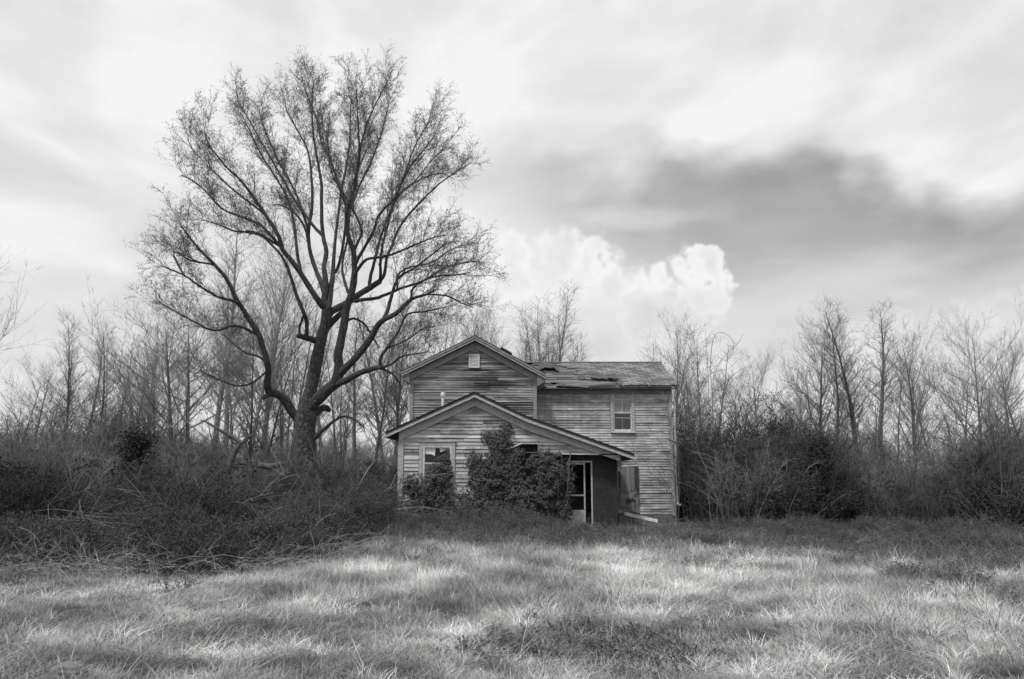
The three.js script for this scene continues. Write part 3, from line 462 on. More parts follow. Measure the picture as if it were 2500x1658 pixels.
  // rotten eave: sagging fascia pieces and splintered board ends
  const sag = (a, b, ya, yb, h, m, off = 0) => { const p = P(a, ya, zEave - off), q2 = P(b, yb, zEave - off); part('eave_board', slantBoard([p.x, p.y], [q2.x, q2.y], h, -zEave + off - 0.022, -zEave + off), m, roof); };
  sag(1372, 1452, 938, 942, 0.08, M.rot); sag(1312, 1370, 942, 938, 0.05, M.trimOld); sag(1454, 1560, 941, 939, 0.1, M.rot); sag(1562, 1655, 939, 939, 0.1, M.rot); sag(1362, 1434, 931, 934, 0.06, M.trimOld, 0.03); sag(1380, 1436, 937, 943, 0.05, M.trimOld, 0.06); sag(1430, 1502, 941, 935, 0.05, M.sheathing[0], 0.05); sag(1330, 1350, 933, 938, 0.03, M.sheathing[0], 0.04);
  part('loose_board', slantBoard([PX(1508, 926, zEave), PY(1508, 926, zEave)], [PX(1522, 940, zEave), PY(1522, 940, zEave)], 0.09, -zEave + 0.05, -zEave + 0.07), M.shingle[2], roof);
  for (const [a, b0, b1, c] of [[1579, 934, 942, 6], [1645, 933, 940, 4]]) { const q3 = [[a, b0], [a + c * 0.6, (b0 + b1) / 2 - 1], [a + c, b1]].map(([x, y]) => { const p = P(x, y, zEave - 0.07); return [p.x, p.y, p.z]; }); part('gutter_strap', new Geo().tube(q3, [0.022, 0.022, 0.022], 5).build(), M.metalWhite, roof); }
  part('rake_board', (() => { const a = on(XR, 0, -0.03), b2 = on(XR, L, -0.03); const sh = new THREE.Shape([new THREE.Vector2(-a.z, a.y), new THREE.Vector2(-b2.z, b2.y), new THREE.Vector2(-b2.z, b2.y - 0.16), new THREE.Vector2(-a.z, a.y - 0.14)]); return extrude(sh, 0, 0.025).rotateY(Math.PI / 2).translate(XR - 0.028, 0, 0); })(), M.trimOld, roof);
  part('eave_soffit', box(xGr + 0.02, XR - 0.03, eaveR.y - 0.15, eaveR.y - 0.13, -ZW + 0.086, -zEave - 0.024), M.rot, house);
}
// torn curtain behind the kitchen window, things lying about
{
  const { x0, x1, y1 } = winE, g = new Geo(), zc = -ZE - 0.012, cols = 26;
  const rag = (t) => t < 0.42 ? 0.17 + 0.06 * noise(t * 30, 3) + (t > 0.3 ? 0.05 : 0) : t < 0.58 ? 0.02 : 0.1 * smooth(1.05, 0.62, t) + 0.05 * noise(t * 24, 8);
  for (let i = 0; i <= cols; i++) { const t = i / cols, x = lerp(x0 + 0.07, x1 - 0.07, t), zz = zc + 0.012 * Math.sin(t * 40); for (let j = 0; j < 4; j++) g.v(x, y1 - 0.055 - j / 3 * (rag(t) + 0.015), zz, 0, 0, 1, t, j / 3); }
  for (let i = 0; i < cols; i++) for (let j = 0; j < 3; j++) { const a = i * 4 + j; g.i.push(a, a + 1, a + 4, a + 1, a + 5, a + 4); }
  tag(part(numbered('torn_curtain'), g.build(), M.cloth, scene), 'torn white curtain hanging inside the kitchen window', 'curtain');
  const a = P(1524, 1254, 28.4), b = P(1606, 1273, 28.2), board = new THREE.BoxGeometry(a.distanceTo(b), 0.13, 0.03); metric(board, 1.2, 0.13, 0.03); board.rotateX(-0.5); board.rotateZ(Math.atan2(b.y - a.y, b.x - a.x)); board.translate((a.x + b.x) / 2, (a.y + b.y) / 2, (a.z + b.z) / 2);
  tag(part(numbered('fallen_board'), board, M.metalWhite, scene), 'white painted board fallen at the foot of the wing', 'board');
  const block = new THREE.Group(); block.name = numbered('cinder_block'); scene.add(block); tag(block, 'dark weathered cinder block holding up the fallen white board', 'block');
  part('shell', box(a.x - 0.2, a.x + 0.15, -0.02, a.y - 0.075, a.z - 0.12, a.z + 0.1), M.rot, block); part('web', box(a.x - 0.16, a.x + 0.1, a.y - 0.0745, a.y - 0.055, a.z - 0.1, a.z - 0.04), M.rot, block);
  const st = thing('concrete_stoop', 'low grey concrete stoop in front of the storm door', 'stoop'); part('slab', box(PX(1366, 1280, 25.5), PX(1458, 1280, 25.5), -0.05, 0.14, -26.2, -25.45), M.concrete, st); part('footing', box(PX(1370, 1280, 25.5), PX(1452, 1280, 25.5), -0.15, -0.0505, -26.1, -25.5), M.concrete, st);
  const st2 = thing('concrete_step', 'weedy concrete step below the boarded doorway', 'step'); part('slab', box(PX(1545, 1282, 28), PX(1592, 1282, 28), -0.05, 0.1, -28.5, -27.95), M.concrete, st2); part('riser', box(PX(1548, 1282, 28), PX(1589, 1282, 28), -0.15, -0.0505, -28.45, -28), M.concrete, st2);
  const rock = new THREE.DodecahedronGeometry(0.13, 1), q = rock.attributes.position, rp = P(168, 1624, 7.35); for (let i = 0; i < q.count; i++) { const s = 0.8 + 0.4 * noise(q.getX(i) * 20 + 5, q.getY(i) * 20 + q.getZ(i) * 13); q.setXYZ(i, q.getX(i) * s * 1.3, q.getY(i) * s * 0.75, q.getZ(i) * s); } rock.computeVertexNormals(); rock.translate(rp.x, gh(rp.x, -7.35) + 0.07, -7.35);
  tag(part(numbered('field_stone'), rock, M.concrete, scene), 'small pale stone lying in the short grass', 'stone');
}

// ---------------------------------------------------------------- the big bare tree by the house, limb by limb
const ZT = 32;
const wander = (r, p, d, len, steps, bend, lift, radius, tip = 0.35) => {   // a polyline that grows along d and turns a little
  const pts = [[...p]], rad = [radius]; let [dx, dy, dz] = d; const s = len / steps;
  for (let k = 1; k <= steps; k++) { dx += (r() - 0.5) * bend; dy += (r() - 0.5) * bend + lift; dz += (r() - 0.5) * bend; const l = Math.hypot(dx, dy, dz); dx /= l; dy /= l; dz /= l; const q = pts[k - 1]; pts.push([q[0] + dx * s, q[1] + dy * s, q[2] + dz * s]); rad.push(radius * lerp(1, tip, k / steps)); }
  return { pts, rad, d: [dx, dy, dz] };
};
const turned = (r, d, angle) => { const u = unit(r), k = u[0] * d[0] + u[1] * d[1] + u[2] * d[2]; let a = [u[0] - k * d[0], u[1] - k * d[1], u[2] - k * d[2]]; const l = Math.hypot(...a) || 1, c = Math.cos(angle), s = Math.sin(angle) / l; return [d[0] * c + a[0] * s, d[1] * c + a[1] * s, d[2] * c + a[2] * s]; };
{
  const base = P(742, 1160, ZT), tree = thing('old_maple_tree', 'huge bare spreading tree with budding twigs beside the house', 'tree', [base.x, gh(base.x, -ZT), -ZT]);
  const o = tree.position, r = rng(4242), limbs = [];
  const D = {};   // limb name -> points in metres
  // [name, depth per step away from the viewer, [x, y, half width] in photo pixels ...]
  const trace = [
    ['trunk', 0, [742, 1262, 42], [742, 1200, 36], [743, 1136, 31], [742, 1075, 28], [744, 1035, 27], [746, 1004, 27]],
    ['A', -0.06, [748, 1012, 20], [760, 944, 16], [774, 875, 14.5], [783, 830, 13.5], [793, 791, 12.5], [797, 755, 11]],
    ['A1', 0.1, [797, 762, 9.5], [791, 738, 8.5], [796, 692, 7], [791, 652, 6.2], [797, 615, 5.6], [788, 573, 5], [785, 478, 4], [784, 441, 3.6], [766, 340, 2.6], [762, 232, 1.8], [777, 136, 0.9]],
    ['A1b', 0.25, [789, 577, 4.4], [764, 551, 4], [742, 520, 3.6], [718, 487, 3.3], [693, 441, 2.8], [640, 350, 2.1], [600, 280, 1.5], [556, 210, 0.8]],
    ['A2', 0.35, [797, 730, 6.5], [785, 695, 6], [770, 655, 5.4], [755, 603, 4.8], [753, 560, 4.2], [761, 511, 3.8], [762, 462, 3.4], [759, 416, 3], [752, 371, 2.6], [739, 340, 2.2], [700, 270, 1.5], [690, 201, 0.8]],
    ['A2b', 0.3, [755, 600, 3.6], [742, 551, 3], [715, 517, 2.4], [678, 499, 1.7], [650, 510, 0.9]],
    ['A2c', 0.1, [753, 560, 3.4], [736, 511, 3], [721, 468, 2.6], [681, 395, 2], [642, 305, 1.5], [616, 210, 0.8]],
    ['A3', -0.2, [793, 752, 8], [782, 741, 7.4], [761, 710, 7], [736, 670, 6.5], [712, 637, 6], [690, 609, 5.4], [681, 579, 5], [647, 523, 4.3], [620, 484, 3.7], [593, 447, 3], [546, 400, 2.3], [508, 349, 1.6], [482, 275, 0.8]],
    ['A3a', -0.35, [690, 609, 3.8], [638, 551, 3.2], [585, 528, 2.8], [542, 510, 2.3], [498, 463, 1.8], [451, 431, 1.3], [419, 423, 0.8]],
    ['A3b', 0.2, [688, 604, 3.4], [620, 566, 2.8], [577, 566, 2.2], [538, 550, 1.7], [498, 538, 1.2], [470, 520, 0.8]],
    ['A3c', 0.15, [734, 664, 4.6], [725, 615, 4], [718, 548, 3.6], [709, 505, 3.2], [696, 471, 2.8], [672, 432, 2.4], [638, 377, 2], [603, 305, 1.5], [560, 227, 0.8]],
    ['A3d', -0.3, [647, 523, 3], [573, 467, 2.3], [514, 412, 1.6], [470, 365, 1.1], [440, 300, 0.7]],
    ['A4', -0.3, [772, 832, 8], [752, 826, 7], [736, 822, 6.4], [728, 821, 5]],
    ['A4u', -0.2, [746, 824, 5.5], [749, 807, 5], [748, 781, 4.8], [742, 765, 4.8], [724, 722, 4.4], [712, 683, 4], [696, 640, 3.4], [666, 600, 2.7], [633, 574, 2.1], [593, 566, 1.5], [530, 535, 0.8]],
    ['A4v', -0.1, [731, 822, 3.6], [732, 795, 3.2], [742, 768, 2.8]],
    ['B1', 0.2, [800, 757, 8], [804, 738, 7.2], [810, 692, 6.4], [813, 664, 5.8], [816, 615, 4], [822, 554, 3.5], [828, 508, 3.2], [834, 462, 2.9], [846, 401, 2.4], [853, 349, 2], [855, 275, 1.5], [862, 160, 0.8]],
    ['B1b', 0.4, [813, 668, 4.6], [823, 658, 4.2], [837, 600, 3.7], [846, 536, 3.3], [862, 493, 3], [883, 441, 2.6], [905, 398, 2.2], [923, 352, 1.8], [945, 270, 1.3], [968, 184, 0.8]],
    ['B2', 0.15, [792, 796, 9], [808, 762, 9], [846, 741, 8.6], [877, 719, 8], [905, 701, 7.4], [929, 686, 6.6]],
    ['B2x', 0.3, [790, 815, 8], [804, 793, 8], [828, 770, 7.6], [850, 748, 7]],
    ['B2a', 0.1, [926, 688, 5], [938, 670, 4.4], [944, 631, 3.9], [957, 600, 3.5], [972, 560, 3.1], [1012, 508, 2.7], [1055, 465, 2.1], [1079, 444, 1.8], [1124, 414, 1.3], [1185, 375, 0.8]],
    ['B2b', -0.2, [926, 686, 4.6], [929, 674, 4], [929, 631, 3.6], [938, 579, 3.2], [947, 548, 2.9], [957, 511, 2.6], [969, 478, 2.3], [987, 426, 1.9], [1012, 358, 1.5], [1046, 297, 1.1], [1063, 227, 0.7]],
    ['B2c', 0.3, [903, 703, 5], [903, 683, 4.4], [914, 640, 3.8], [923, 600, 3.4], [938, 554, 3], [955, 511, 2.7], [981, 468, 2.3], [1027, 438, 1.8], [1079, 423, 1.4], [1167, 466, 0.7]],
    ['B2d', -0.25, [868, 735, 5.2], [883, 732, 4.8], [914, 729, 4.4], [944, 719, 4], [972, 706, 3.5], [1018, 692, 2.9], [1048, 677, 2.4], [1079, 658, 1.9], [1145, 639, 1.3], [1219, 635, 0.7]],
    ['B2e', -0.1, [970, 707, 3], [972, 670, 2.6], [1002, 652, 2.2], [1048, 643, 1.7], [1102, 609, 1.2], [1163, 592, 0.7]],
    ['C', -0.12, [748, 1004, 17], [768, 983, 15], [798, 952, 14], [819, 934, 13.5], [827, 898, 12], [825, 868, 11], [833, 830, 10.4], [841, 784, 10], [848, 745, 9.2], [856, 722, 8.6], [865, 677, 8], [865, 643, 7.2], [862, 609, 6.3], [852, 585, 5.7], [846, 548, 5.2], [848, 511, 4.7], [862, 475, 4.2], [871, 426, 3.5], [877, 380, 2.9], [876, 330, 2.3], [872, 266, 1.6], [868, 145, 0.8]],
    ['C0', 0.2, [877, 380, 2.6], [890, 320, 2.1], [903, 284, 1.7], [942, 206, 1.1], [959, 180, 0.8]],
    ['C1', -0.3, [865, 648, 4.8], [880, 621, 4.2], [911, 566, 3.6], [926, 524, 3.2], [966, 481, 2.7], [990, 425, 2.2], [1035, 365, 1.6], [1106, 271, 0.8]],
    ['C1b', 0.3, [966, 481, 2.2], [1010, 445, 1.8], [1060, 385, 1.4], [1140, 320, 0.8]],
    ['C2', -0.35, [858, 690, 4.6], [877, 652, 4.2], [895, 634, 3.8], [926, 628, 3.4], [957, 621, 3], [987, 609, 2.6], [1030, 591, 2.1], [1061, 579, 1.6], [1150, 561, 0.8]],
    ['C3', 0.2, [848, 511, 4], [834, 472, 3.6], [819, 429, 3.1], [804, 383, 2.7], [785, 349, 2.3], [777, 300, 1.8], [745, 220, 1.3], [721, 136, 0.7]],
    ['C4', -0.2, [864, 612, 3.6], [877, 585, 3.2], [883, 566, 3], [865, 517, 2.6], [846, 484, 2.2], [812, 430, 1.6], [800, 340, 1.1], [810, 250, 0.7]],
    ['C5', 0.25, [850, 715, 4], [837, 670, 3.3], [836, 643, 3], [846, 594, 2.6], [853, 536, 2.2], [860, 450, 1.6], [890, 380, 1.1], [920, 310, 0.7]],
    ['D1', -0.2, [826, 915, 10], [844, 898, 9], [867, 875, 8.6], [898, 837, 8.6], [917, 803, 7.4], [932, 784, 6.8], [967, 765, 5.8], [1005, 730, 4.2], [1043, 719, 3], [1064, 707, 2]],
    ['D1b', 0.2, [937, 780, 5.4], [948, 753, 5], [953, 732, 4.4], [972, 680, 3.4], [1015, 652, 2.6], [1075, 605, 1.7], [1124, 561, 0.8]],
    ['D1d', -0.2, [1003, 732, 3.4], [1009, 703, 3], [1055, 677, 2.4], [1120, 670, 1.7], [1210, 655, 0.8]],
    ['D1e', 0.3, [1043, 719, 2.6], [1090, 722, 2.1], [1140, 745, 1.5], [1190, 735, 0.8]],
    ['D2', -0.3, [812, 942, 9], [844, 929, 8], [879, 910, 7.2], [921, 898, 6.2], [934, 897, 5.6]],
    ['D2b', -0.1, [930, 898, 4.6], [929, 875, 4.2], [948, 845, 3.5], [971, 814, 3], [994, 768, 2.5], [1036, 761, 2], [1074, 753, 1.5], [1140, 738, 0.8]],
    ['D2c', -0.25, [934, 898, 3.4], [958, 888, 2.7], [978, 872, 2.2], [1030, 862, 1.6], [1080, 850, 0.9]],
    ['D2d', 0.2, [932, 899, 3], [959, 914, 2.4], [975, 935, 1.8], [986, 960, 1]],
    ['D2e', 0.2, [945, 850, 2.6], [985, 835, 2], [1040, 800, 1.5], [1105, 795, 0.8]],
    ['D3', 0.25, [840, 790, 3.4], [862, 778, 3], [888, 790, 2.6], [905, 815, 2.3], [925, 850, 1.6]],
    ['E', -0.2, [738, 1030, 13], [714, 1006, 11.5], [695, 975, 10.6], [676, 962, 9.6], [657, 956, 9], [652, 940, 8.4], [655, 912, 7.6], [653, 887, 7.6], [642, 849, 7.2], [630, 814, 6.8], [611, 784, 6.3], [592, 753, 5.8], [577, 730, 5.4], [557, 688, 4.9], [538, 661, 4.4], [510, 633, 3.8], [474, 594, 2.9], [447, 558, 1.9], [427, 526, 0.9]],
    ['E0', -0.1, [664, 960, 7.5], [650, 966, 6], [642, 974, 4]],
    ['E1', -0.3, [584, 742, 4.4], [573, 736, 4], [530, 724, 3.4], [490, 700, 2.9], [447, 671, 2.3], [403, 653, 1.6], [376, 633, 0.8]],
    ['E2', 0.2, [527, 650, 3.2], [514, 645, 2.9], [463, 635, 2.3], [431, 617, 1.7], [387, 609, 0.8]],
    ['E3', 0.1, [450, 673, 2.2], [425, 625, 1.7], [419, 590, 0.8]],
    ['E4', 0.2, [652, 886, 3.4], [630, 870, 2.8], [600, 862, 2.1], [560, 830, 1.4], [520, 790, 0.8]],
    ['E5', -0.25, [632, 818, 3.6], [577, 795, 3], [522, 807, 2.5], [470, 783, 2], [399, 744, 1.4], [348, 708, 0.8]],
    ['E6', -0.3, [652, 905, 3], [615, 935, 2.5], [577, 942, 2], [520, 920, 1.5], [450, 890, 0.8]],
    ['F', 0.3, [760, 1018, 9], [783, 999, 8.4], [795, 996, 7.6], [803, 1001, 6]],
    ['F2', -0.2, [758, 1080, 7], [783, 1055, 5], [812, 1030, 3.6], [837, 1017, 3], [867, 1025, 2.3], [887, 1044, 1.6], [900, 1075, 1]],
  ];
  for (const [name, deep, ...pp] of trace) {
    const e = pp[pp.length - 1], f = pp[pp.length - 2]; if (e[2] < 1.2) { const keep = e[1] > 400 ? 0.32 : 0.4; e[0] = lerp(f[0], e[0], keep); e[1] = lerp(f[1], e[1], keep); }   // the last of a limb is twigs
    let start = 0;
    if (name !== 'trunk') { let best = 1e9; for (const [k, L] of Object.entries(D)) for (const q of L.raw) { const d = Math.hypot(q[0] - pp[0][0], q[1] - pp[0][1]); if (d < best) { best = d; start = q[3]; } } }
    const raw = [];
    // finer points on a smooth curve
    const c = new THREE.CatmullRomCurve3(pp.map(([x, y, w]) => new THREE.Vector3(x, y, w)), false, 'centripetal'), total = pp.length, N = (total - 1) * 3;
    for (let k = 0; k <= N; k++) { const q = c.getPoint(k / N), j = name === 'trunk' ? 0 : 1.2; raw.push([q.x + (r() - 0.5) * j * (k && k < N ? 1 : 0), q.y + (r() - 0.5) * j * (k && k < N ? 1 : 0), Math.max(0.5, q.z), start + deep * (k / 3)]); }
    const pts = raw.map(([x, y, , dz]) => { const p = P(x, y, ZT + dz); return [p.x - o.x, p.y - o.y, p.z - o.z]; }), rad = raw.map(([, , w, dz]) => w * (ZT + dz) / FOCAL);
    D[name] = { raw, pts, rad };
    const g = new Geo().tube(pts, rad.map((q, i) => q * (1 + (q > 0.08 ? (noise(i * 1.7 + name.length * 5, 3) - 0.5) * 0.16 : 0))), rad[0] > 0.1 ? 14 : rad[0] > 0.05 ? 8 : 6, null, true);
    part(name === 'trunk' ? 'trunk' : 'limb', g.build(), M.bark, tree);
    if (name !== 'trunk') limbs.push(D[name]);
  }
  // twigs: branchlets off every thinner limb, twigs off these, drooping buds on the ends
  const fine = new Geo(), buds = new Geo(), mid = new Geo();
  const norm = (a) => { const l = Math.hypot(...a) || 1; return a.map((x) => x / l); };
  function bud(p, d, n) { for (let k = 0; k < n; k++) { const q = [p[0] + (r() - 0.5) * 0.1, p[1] + (r() - 0.5) * 0.08, p[2] + (r() - 0.5) * 0.1]; randomLeaf(buds, r, q[0], q[1], q[2], 0.045 + r() * 0.045, 0.014 + r() * 0.012, 1, 1.1); } }
  function twig(p, d, len, level) {
    const w = wander(r, p, d, len, level > 1 ? 1 : 2, 0.3, 0.03, level > 1 ? 0.0042 : 0.0055, 0.55); fine.tube(w.pts, w.rad, 3);
    const end = w.pts[w.pts.length - 1];
    if (level < 2) { const n = 4 + Math.floor(r() * 2); for (let k = 0; k < n; k++) { const q = w.pts[1 + Math.floor(r() * (w.pts.length - 1))]; twig(q, turned(r, w.d, 0.4 + r() * 0.5), len * (0.4 + r() * 0.4), level + 1); } }
    if (r() < 0.92) bud(end, w.d, 1 + Math.floor(r() * 2.4)); 
  }
  for (const { pts, rad } of limbs) {
    let carry = r() * 0.3;
    for (let k = 1; k < pts.length; k++) {
      if (rad[k] > 0.062) continue;
      const a = pts[k - 1], b = pts[k], seg = Math.hypot(b[0] - a[0], b[1] - a[1], b[2] - a[2]), d = norm([b[0] - a[0], b[1] - a[1], b[2] - a[2]]), thin = clamp(1 - rad[k] / 0.06), step = lerp(0.3, 0.085, thin);
      carry += seg;
      while (carry > step) {
        carry -= step; const t = r(), p = [lerp(a[0], b[0], t), lerp(a[1], b[1], t), lerp(a[2], b[2], t)];
        const dd = norm(turned(r, d, 0.4 + r() * 0.6).map((x, i) => x + (i === 1 ? 0.42 : 0))), len = (0.5 + 1.1 * r()) * lerp(1.4, 0.8, thin);
        const w = wander(r, p, dd, len, 5, 0.2, 0.05, 0.008 + rad[k] * 0.1, 0.4); mid.tube(w.pts, w.rad, 4);
        const n = Math.round(len * 7.5); for (let q = 0; q < n; q++) { const at = w.pts[1 + Math.floor(r() * 5)]; twig(at, turned(r, w.d, 0.35 + r() * 0.5), 0.22 + r() * 0.3, 1); }
      }
    }
  }
  const crown = part('crown', mid.build(), M.twig, tree); part('twigs', fine.build(), M.twig, crown).userData.kind = 'stuff'; part('buds', buds.build(), M.bud, crown).userData.kind = 'stuff';
}

// ---------------------------------------------------------------- bare wood behind
function bareTree(seed, o) {
  const r = rng(seed), trunk = new Geo(), wood = new Geo(), { H, r0, first, spread, angle, fork = 0, sweep = 0.05 } = o;
  const stems = fork ? fork : 1;
  for (let s = 0; s < stems; s++) {
    const hS = H * (s ? 0.72 + r() * 0.25 : 1), lean = stems > 1 ? 0.08 + r() * 0.14 : 0.02, az = r() * 6.28, R = r0 * (s ? 0.75 : 1);
    const w = wander(r, [stems > 1 ? Math.cos(az) * r0 : 0, -0.15, stems > 1 ? Math.sin(az) * r0 : 0], [Math.cos(az) * lean, 1, Math.sin(az) * lean], hS, 14, 0.1, 0.05, R, 0.06);
    trunk.tube(w.pts, w.rad.map((q, k) => k === 0 ? q * 1.35 : q), 8);
    const n = Math.round(o.n * (s ? 0.6 : 1));
    for (let k = 0; k < n; k++) {
      const t = first + (0.985 - first) * Math.pow((k + r() * 0.6) / n, 0.9), i = Math.min(13, Math.floor(t * 14)), f = t * 14 - i, p = w.pts[i].map((v, c) => lerp(v, w.pts[i + 1][c], f)), rad = lerp(w.rad[i], w.rad[i + 1], f);
      const a = k * 2.4 + r() * 1.2, e = angle + (r() - 0.5) * 0.35, prof = o.round ? Math.sqrt(Math.max(0.1, 1 - ((t - first) / (1 - first)) ** 1.6)) : lerp(1, 0.28, (t - first) / (1 - first)), len = H * spread * prof * (0.65 + r() * 0.6);
      const br = wander(r, p, [Math.cos(a) * Math.cos(e), Math.sin(e), Math.sin(a) * Math.cos(e)], len, 7, 0.2, sweep, Math.min(rad * 0.5, 0.009 + len * 0.011), 0.22);
      wood.tube(br.pts, br.rad, 5);
      const m = Math.round(len * o.dense) + 2;
      for (let q = 0; q < m; q++) {
        const j = 1 + Math.floor(Math.pow(r(), 0.8) * 7), at = br.pts[Math.min(7, j)], d = turned(r, br.d, 0.4 + r() * 0.5); d[1] += 0.15;
        const l2 = len * (0.2 + r() * 0.28) + 0.15, tw = wander(r, at, d, l2, 4, 0.3, 0.06, Math.min(br.rad[Math.min(7, j)] * 0.7, 0.009), 0.45); wood.tube(tw.pts, tw.rad, 3);
        const e3 = 2 + Math.floor(r() * 3 + l2); for (let z = 0; z < e3; z++) { const t3 = wander(r, tw.pts[1 + Math.floor(r() * 4)], turned(r, tw.d, 0.4 + r() * 0.5), 0.22 + r() * 0.42, 1, 0.3, 0.04, 0.0048, 0.6); wood.tube(t3.pts, t3.rad, 3); }
      }
    }
  }
  return { trunk: trunk.build(), wood: wood.build(), H, tris: (trunk.i.length + wood.i.length) / 3 };
}
const kinds = {
  pole: bareTree(11, { H: 12, r0: 0.15, first: 0.35, spread: 0.16, angle: 0.85, n: 34, dense: 6 }),
  pole2: bareTree(12, { H: 12, r0: 0.14, first: 0.28, spread: 0.2, angle: 0.8, n: 38, dense: 6 }),
  round: bareTree(13, { H: 10, r0: 0.15, first: 0.32, spread: 0.4, angle: 0.75, n: 26, dense: 5, round: true }),
  round2: bareTree(14, { H: 10, r0: 0.13, first: 0.25, spread: 0.36, angle: 0.9, n: 26, dense: 5, round: true, fork: 2 }),
  multi: bareTree(15, { H: 10, r0: 0.1, first: 0.3, spread: 0.2, angle: 0.95, n: 20, dense: 6, fork: 4 }),
  wide: bareTree(16, { H: 11, r0: 0.17, first: 0.25, spread: 0.55, angle: 0.42, n: 24, dense: 4.5, round: true, sweep: 0.07 }),
  slim: bareTree(17, { H: 9, r0: 0.07, first: 0.2, spread: 0.2, angle: 0.9, n: 26, dense: 6 }),
};
const tones = { grey: [M.trunkGrey, M.branchGrey], pale: [M.trunkPale, M.branchPale], dark: [M.trunkDark, M.twig] };
